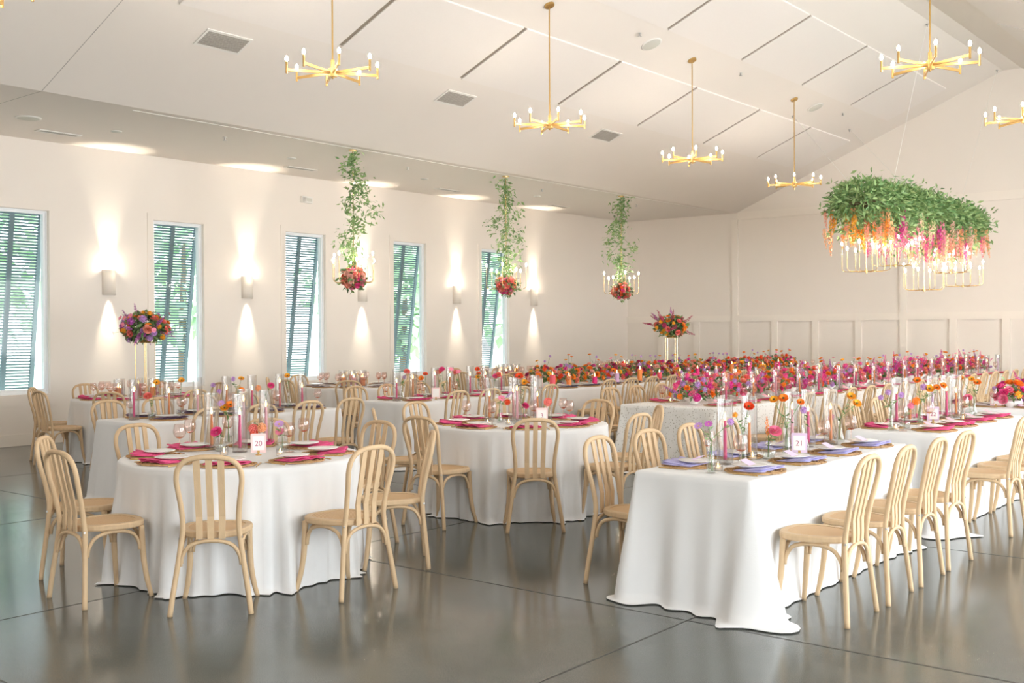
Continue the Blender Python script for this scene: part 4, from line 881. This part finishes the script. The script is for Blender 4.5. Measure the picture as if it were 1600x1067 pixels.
# --- the two long banquet tables
def king(x0, x1, y0, y1, w, label, seed, cm, pal, nap, yR, yL, soR, soL, hue, leaves):
    rect_table(x0, x1, y0, y1, label, seed, cm, 'banquet_table'); cx = (x0+x1)/2; o = 'on ' + w; hx = (x1-x0)/2
    side_settings(cx, yR, 1, w, nap, False, soR, hx-0.19, 'p' if cm is M_LACE else None, 1); side_settings(cx, yL, -1, w, nap, False, soL, hx-0.19, 'p' if cm is M_LACE else None, 1)
    bowl = MB().lathe([(0.05, 0), (0.05, 0.012), (0.10, 0.05), (0.115, 0.075), (0.105, 0.075), (0.0, 0.03)], 18).mesh('bowl', M_PORC, True)
    r = random.Random(seed*13); y = y0+0.52; i = 0; cols = ['hot_pink', 'orange', 'pale_pink', 'orange', 'hot_pink', 'lilac']
    nb = int((y1-0.35-y)/0.64)
    while y < y1-0.35:
        on = '%s from gable end' % ORD[nb-i]
        t = thing('flower_bowl', lab('bowl of %s flowers' % hue, on, o), 'flower bowl', 'flower bowls ' + o, (cx+r.uniform(-0.03, 0.03), y, ZT)); part('bowl', bowl, t)
        bouquet(t, (0, 0, 0.13), (0.21, 0.33, 0.19), 34, pal, seed*100+i, -0.30, leaves)
        for k in range(3):
            d = Vector((r.uniform(-.5, .5), r.uniform(-.6, .6), 1)).normalized(); p = Vector((0, 0, 0.12))+d*r.uniform(0.26, 0.34)
            part('stem', MB().tube([(0, 0, 0.1), p], 0.0016, 4).mesh('stem', M_STEM), t); kk = r.choice([('cosmos', 'pink', .026), ('poppy', 'orange', .03), ('ball', 'lilac', .022), ('poppy', 'amber', .03)]); bloom(t, kk[0], kk[1], p, d, kk[2])
        for sd in (1, -1):
            yy = y+0.31; xx = cx+sd*(0.27+0.02*(i % 2)); sn = on.replace(' end', '') + ', %s side' % ('inner' if sd > 0 else 'window')
            if cm is M_LACE:
                hurricane((xx, yy, ZT), 0.045, 0.34, o, 'cylinders ' + o, sn); taper((xx, yy, ZT+0.0065), cols[(i+(sd < 0)) % 6], r.uniform(0.2, 0.29), o, sn)
                if i % 2 == 0: votive((cx+sd*0.30, y+0.05, ZT), o, '%s from gable end, %s side' % (ORD[(nb-i)//2], 'inner' if sd > 0 else 'window'))
            else:
                pillar((xx, yy-0.05, ZT), ['orange', 'hot_pink', 'lilac', 'orange', 'coral'][(i+(sd < 0)) % 5], 0.038, r.choice((0.13, 0.16, 0.2)), o, sn)
        y += 0.64; i += 1
king(-6.68, -5.45, 10.1, 21.9, WLACE, 'long banquet table under a white eyelet lace cloth', 8, M_LACE, PAL_KING, 'rose', [10.50+0.60*k for k in range(19)], [10.74+0.60*k for k in range(18)], 0.915, 0.915, 'magenta and orange', 110)
king(-10.30, -9.08, 12.1, 21.9, WA, 'long banquet table under a plain white cloth with tall bouquet', 9, None, PAL_A, 'slate', [12.60+0.58*k for k in range(16)], [12.60+0.58*k for k in range(16)], 0.91, 0.91, 'orange and coral', 230)
tall_stand(-9.69, 16.28, WA, PAL_TALL2, 402, 'tall loose bouquet of burgundy stems and orange ranunculus', (0.27, 0.27, 0.20), 46)
pillar((-9.25, 12.25, ZT), 'coral', 0.042, 0.20, 'on ' + WA)
number_card(Vector((-9.45, 12.2, ZT)), '', 'on ' + WA)

# ================================================================== HANGING PIECES
BULB = MB().lathe([(0.006, 0.0), (0.012, 0.012), (0.016, 0.028), (0.012, 0.046), (0.0, 0.062)], 10).mesh('bulb', M_BULB, True)
ARM = MB().box(0.035, 0.465, -0.008, 0.008, -0.014, 0.014).mesh('arm', M_BRASS)
POST = MB().tube([(0, 0, -0.035), (0, 0, 0.085)], 0.0115, 8).mesh('sleeve', M_BRASS)
HUB = MB().lathe([(0.0, -0.065), (0.012, -0.06), (0.012, -0.045), (0.045, -0.042), (0.045, 0.042), (0.02, 0.045), (0.02, 0.13), (0.0, 0.13)], 16).mesh('hub', M_BRASS, False)
def brass_chandelier(x, y, z, label, group, rot):
    t = thing('brass_chandelier', label, 'chandelier', group, (x, y, z)); zt = vault_z(x)-z
    part('rod', MB().tube([(0, 0, 0.12), (0, 0, zt-0.02)], 0.0085, 8).mesh('rod', M_BRASS), t)
    part('canopy', MB().lathe([(0, -0.025), (0.065, -0.025), (0.068, 0.0), (0, 0.0)], 20).mesh('canopy', M_BRASS), t, (0, 0, zt-0.002), (0, TL if x < XRI0 else -TL, 0))
    part('hub', HUB, t)
    for k in range(8):
        a = part('arm', ARM, t, (0, 0, 0), (0, 0, rot+k*PI/4))
        part('sleeve', POST, a, (0.465, 0, 0.0)); part('bulb', BULB, a, (0.465, 0, 0.083))
for j, y in enumerate((3.75, 7.4, 11.09, 14.77, 18.49)):
    brass_chandelier(-8.4, y, 4.25, 'eight armed brass chandelier on the window side slope, %s from the gable wall' % ORD[4-j], 'brass chandeliers on the window side', 0.20 if y == 7.4 else 0.0+y)
for j, y in enumerate((3.75, 7.4, 11.09, 14.77, 18.49)):
    brass_chandelier(-3.58, y, 4.25, 'eight armed brass chandelier on the inner slope, %s from the gable wall' % ORD[4-j], 'brass chandeliers on the far slope', 0.33+y)
SLEEVE2 = MB().tube([(0, 0, 0), (0, 0, 0.11)], 0.0095, 8).mesh('sleeve', mat('candle_sleeve', (240, 222, 180), 0.5))
def uparm(r, h):
    return MB().tube(smooth_path([(0, 0, 0), (r*0.5, 0, 0), (r*0.84, 0, 0.004), (r*0.97, 0, 0.03), (r, 0, 0.075), (r, 0, h*0.7), (r, 0, h-0.10)], 3), 0.0055, 6).mesh('arm', M_GOLD, True)
UPA = [uparm(0.36, 0.40), uparm(0.31, 0.31)]
CHUB = MB().lathe([(0, -0.03), (0.012, -0.025), (0.012, -0.012), (0.032, -0.012), (0.032, 0.012), (0.01, 0.02), (0.01, 0.06), (0, 0.06)], 14).mesh('hub', M_GOLD)
def candle_arms(t, z0, rot):
    for k in range(8):
        hh = (0.40, 0.31)[k % 2]; rr = (0.36, 0.31)[k % 2]
        a = part('arm', UPA[k % 2], t, (0, 0, z0), (0, 0, rot+k*PI/4)); part('sleeve', SLEEVE2, a, (rr, 0, hh-0.11)); part('bulb', BULB, a, (rr, 0, hh))
for i, (x, y) in enumerate(((-12.2, 11.14), (-12.2, 14.8), (-12.2, 18.52))):
    t = thing('floral_chandelier', 'vine draped candle chandelier with rose cluster hanging nearest the %s window' % ('third', 'fourth', 'fifth')[i], 'chandelier', 'vine draped chandeliers', (x, y, 2.34)); top = ZC-2.34
    part('hub', CHUB, t); candle_arms(t, 0, 0.3*i+0.2)
    part('rod', MB().tube([(0, 0, 0.05), (0, 0, top)], 0.006, 6).mesh('rod', M_GOLD), t)
    part('canopy', MB().lathe([(0, -0.02), (0.06, -0.02), (0.062, 0.0), (0, 0)], 16).mesh('canopy', M_GOLD), t, (0, 0, top-0.0005))
    r = random.Random(500+i)
    knots = [(r.uniform(0.05, 1)*0, 0, 0)]
    cl = []
    for j in range(13):
        f = (j+0.5)/13; a = r.uniform(0, 2*PI); wd = (0.04+0.32*math.sin(PI*min(1, f*1.15))**0.8)*r.uniform(0.35, 1.0)
        cl.append((Vector((wd*math.cos(a), wd*math.sin(a), top-0.06-f*(top-0.30))), 0.09+0.05*r.random()))
    def fn(q, cl=cl, top=top):
        if q.random() < 0.28:
            z = q.uniform(0.25, top-0.03); return Vector((q.gauss(0, 0.03), q.gauss(0, 0.03), z)), Vector((q.gauss(0, 1), q.gauss(0, 1), -0.3)).normalized()
        c, s = q.choice(cl); return c+Vector((q.gauss(0, s*0.62), q.gauss(0, s*0.62), q.gauss(-0.02, s*0.7))), Vector((q.gauss(0, 1), q.gauss(0, 1), -0.5)).normalized()
    part('vine_leaves', leaf_cloud(760, fn, 0.09, M_LEAF, 520+i, 0.36), t, kind='stuff')
    sm = MB()
    for c, s in cl: sm.tube(smooth_path([(0, 0, min(top, c.z+0.25)), (c.x*0.5, c.y*0.5, c.z+0.1), c], 3), 0.0025, 4)
    part('vine_stems', sm.mesh('vine_stems', M_STEM), t)
    bouquet(t, (0, 0, 0.07), (0.19, 0.19, 0.17), 40, PAL_HANG, 540+i, -0.95, 170, 0.085, M_LEAF2, 1.05, 1.25)
# flower cloud above the lace table
CX, CY0, CY1 = -6.06, 15.3, 20.8
t = thing('hanging_flower_cloud', 'long hanging cloud of greenery with flower spikes trailing below', 'flower display', None, (CX, (CY0+CY1)/2, 3.25)); HL = (CY1-CY0)/2
def fn(q):
    y = q.uniform(-1, 1)*HL; e = 1-0.35*max(0, abs(y)/HL-0.85)/0.15
    bump = 0.5+0.5*math.sin(y*3.1+1)*math.sin(y*1.3)
    a = q.uniform(0, 2*PI); k = math.sqrt(q.uniform(0.15, 1))*(1+0.35*(q.random() < 0.07))
    x = 0.52*math.cos(a)*k*e; z = 0.25+(0.30+0.10*bump)*math.sin(a)*k*e
    if q.random() < 0.12: z -= q.uniform(0.1, 0.35)
    return Vector((x, y+q.gauss(0, 0.05), z)), Vector((math.cos(a), 0, math.sin(a)))
part('foliage', leaf_cloud(15000, fn, 0.10, M_LEAF, 77, 0.36), t, kind='stuff')
part('frame', MB().box(-0.22, 0.22, -HL+0.45, HL-0.45, 0.22, 0.25).mesh('frame', M_BARK), t)
r = random.Random(78); cyc = []
for k in range(290):
    y = r.uniform(-HL+0.05, HL-0.05); x = r.uniform(-0.5, 0.5); f = (y+HL)/(2*HL)
    if f < 0.17: c = r.choice(('orange', 'amber', 'peach', 'peach', 'salmon'))
    elif f < 0.50: c = r.choice(('hotpink', 'pink', 'magenta', 'blush', 'pink', 'cream'))
    elif f < 0.66: c = r.choice(('peach', 'cream', 'blush', 'peach', 'salmon'))
    else: c = r.choice(('hotpink', 'coral', 'magenta', 'pink', 'salmon', 'peach', 'blush'))
    L = r.uniform(0.26, 0.46); z = r.uniform(-0.16, 0.16)
    o = bloom(t, 'spike', c, (x, y, z), (r.gauss(0, 0.07), r.gauss(0, 0.07), -1), L); o.scale = (L*0.85, L*0.85, L)
for (ax, ay, az), (hx_, hy_) in (((0.0, -1.2, 0.4), (XRI0-0.05, 18.6)), ((0.0, 2.2, 0.4), (XRI0-0.05, 22.8)), ((-0.3, -1.6, 0.4), (-8.75, 19.2)), ((-0.3, 1.9, 0.4), (-8.6, 21.6))):
    A = Vector((ax, ay, az)); Bp = Vector((hx_-CX, hy_-(CY0+CY1)/2, vault_z(hx_)-3.25-0.01))
    w = part('wire', MB().tube([A, Bp], 0.004, 5).mesh('wire', M_WHITE), t); part('hook', MB().lathe([(0.0, -0.05), (0.014, -0.04), (0.014, -0.01), (0.03, 0.0)], 8).mesh('hook', M_STEEL), w, Bp)
for i, (px, py, y, dx) in enumerate(((1353, 424, 15.85, 0), (1401, 415, 17.1, 0), (1444, 453, 18.45, 0), (1486, 426, 19.9, 0), (1516, 448, 21.0, 0))):
    B = Vector((-6.06, y, 0)); P = above(B, px, py); P.x, P.y = (-6.06, min(y, 20.6)); 
    c = thing('candle_chandelier', 'slim gold candle chandelier below the flower cloud, %s from the gable wall' % ORD[4-i], 'chandelier', 'candle chandeliers under the flower cloud', P)
    part('hub', CHUB, c); part('rod', MB().tube([(0, 0, 0.05), (0, 0, 3.40-P.z)], 0.006, 6).mesh('rod', M_GOLD), c); candle_arms(c, 0, 0.35*i+0.1)
print('objects', len(bpy.data.objects), 'tris', sum(len(p.vertices)-2 for me in bpy.data.meshes for p in me.polygons))
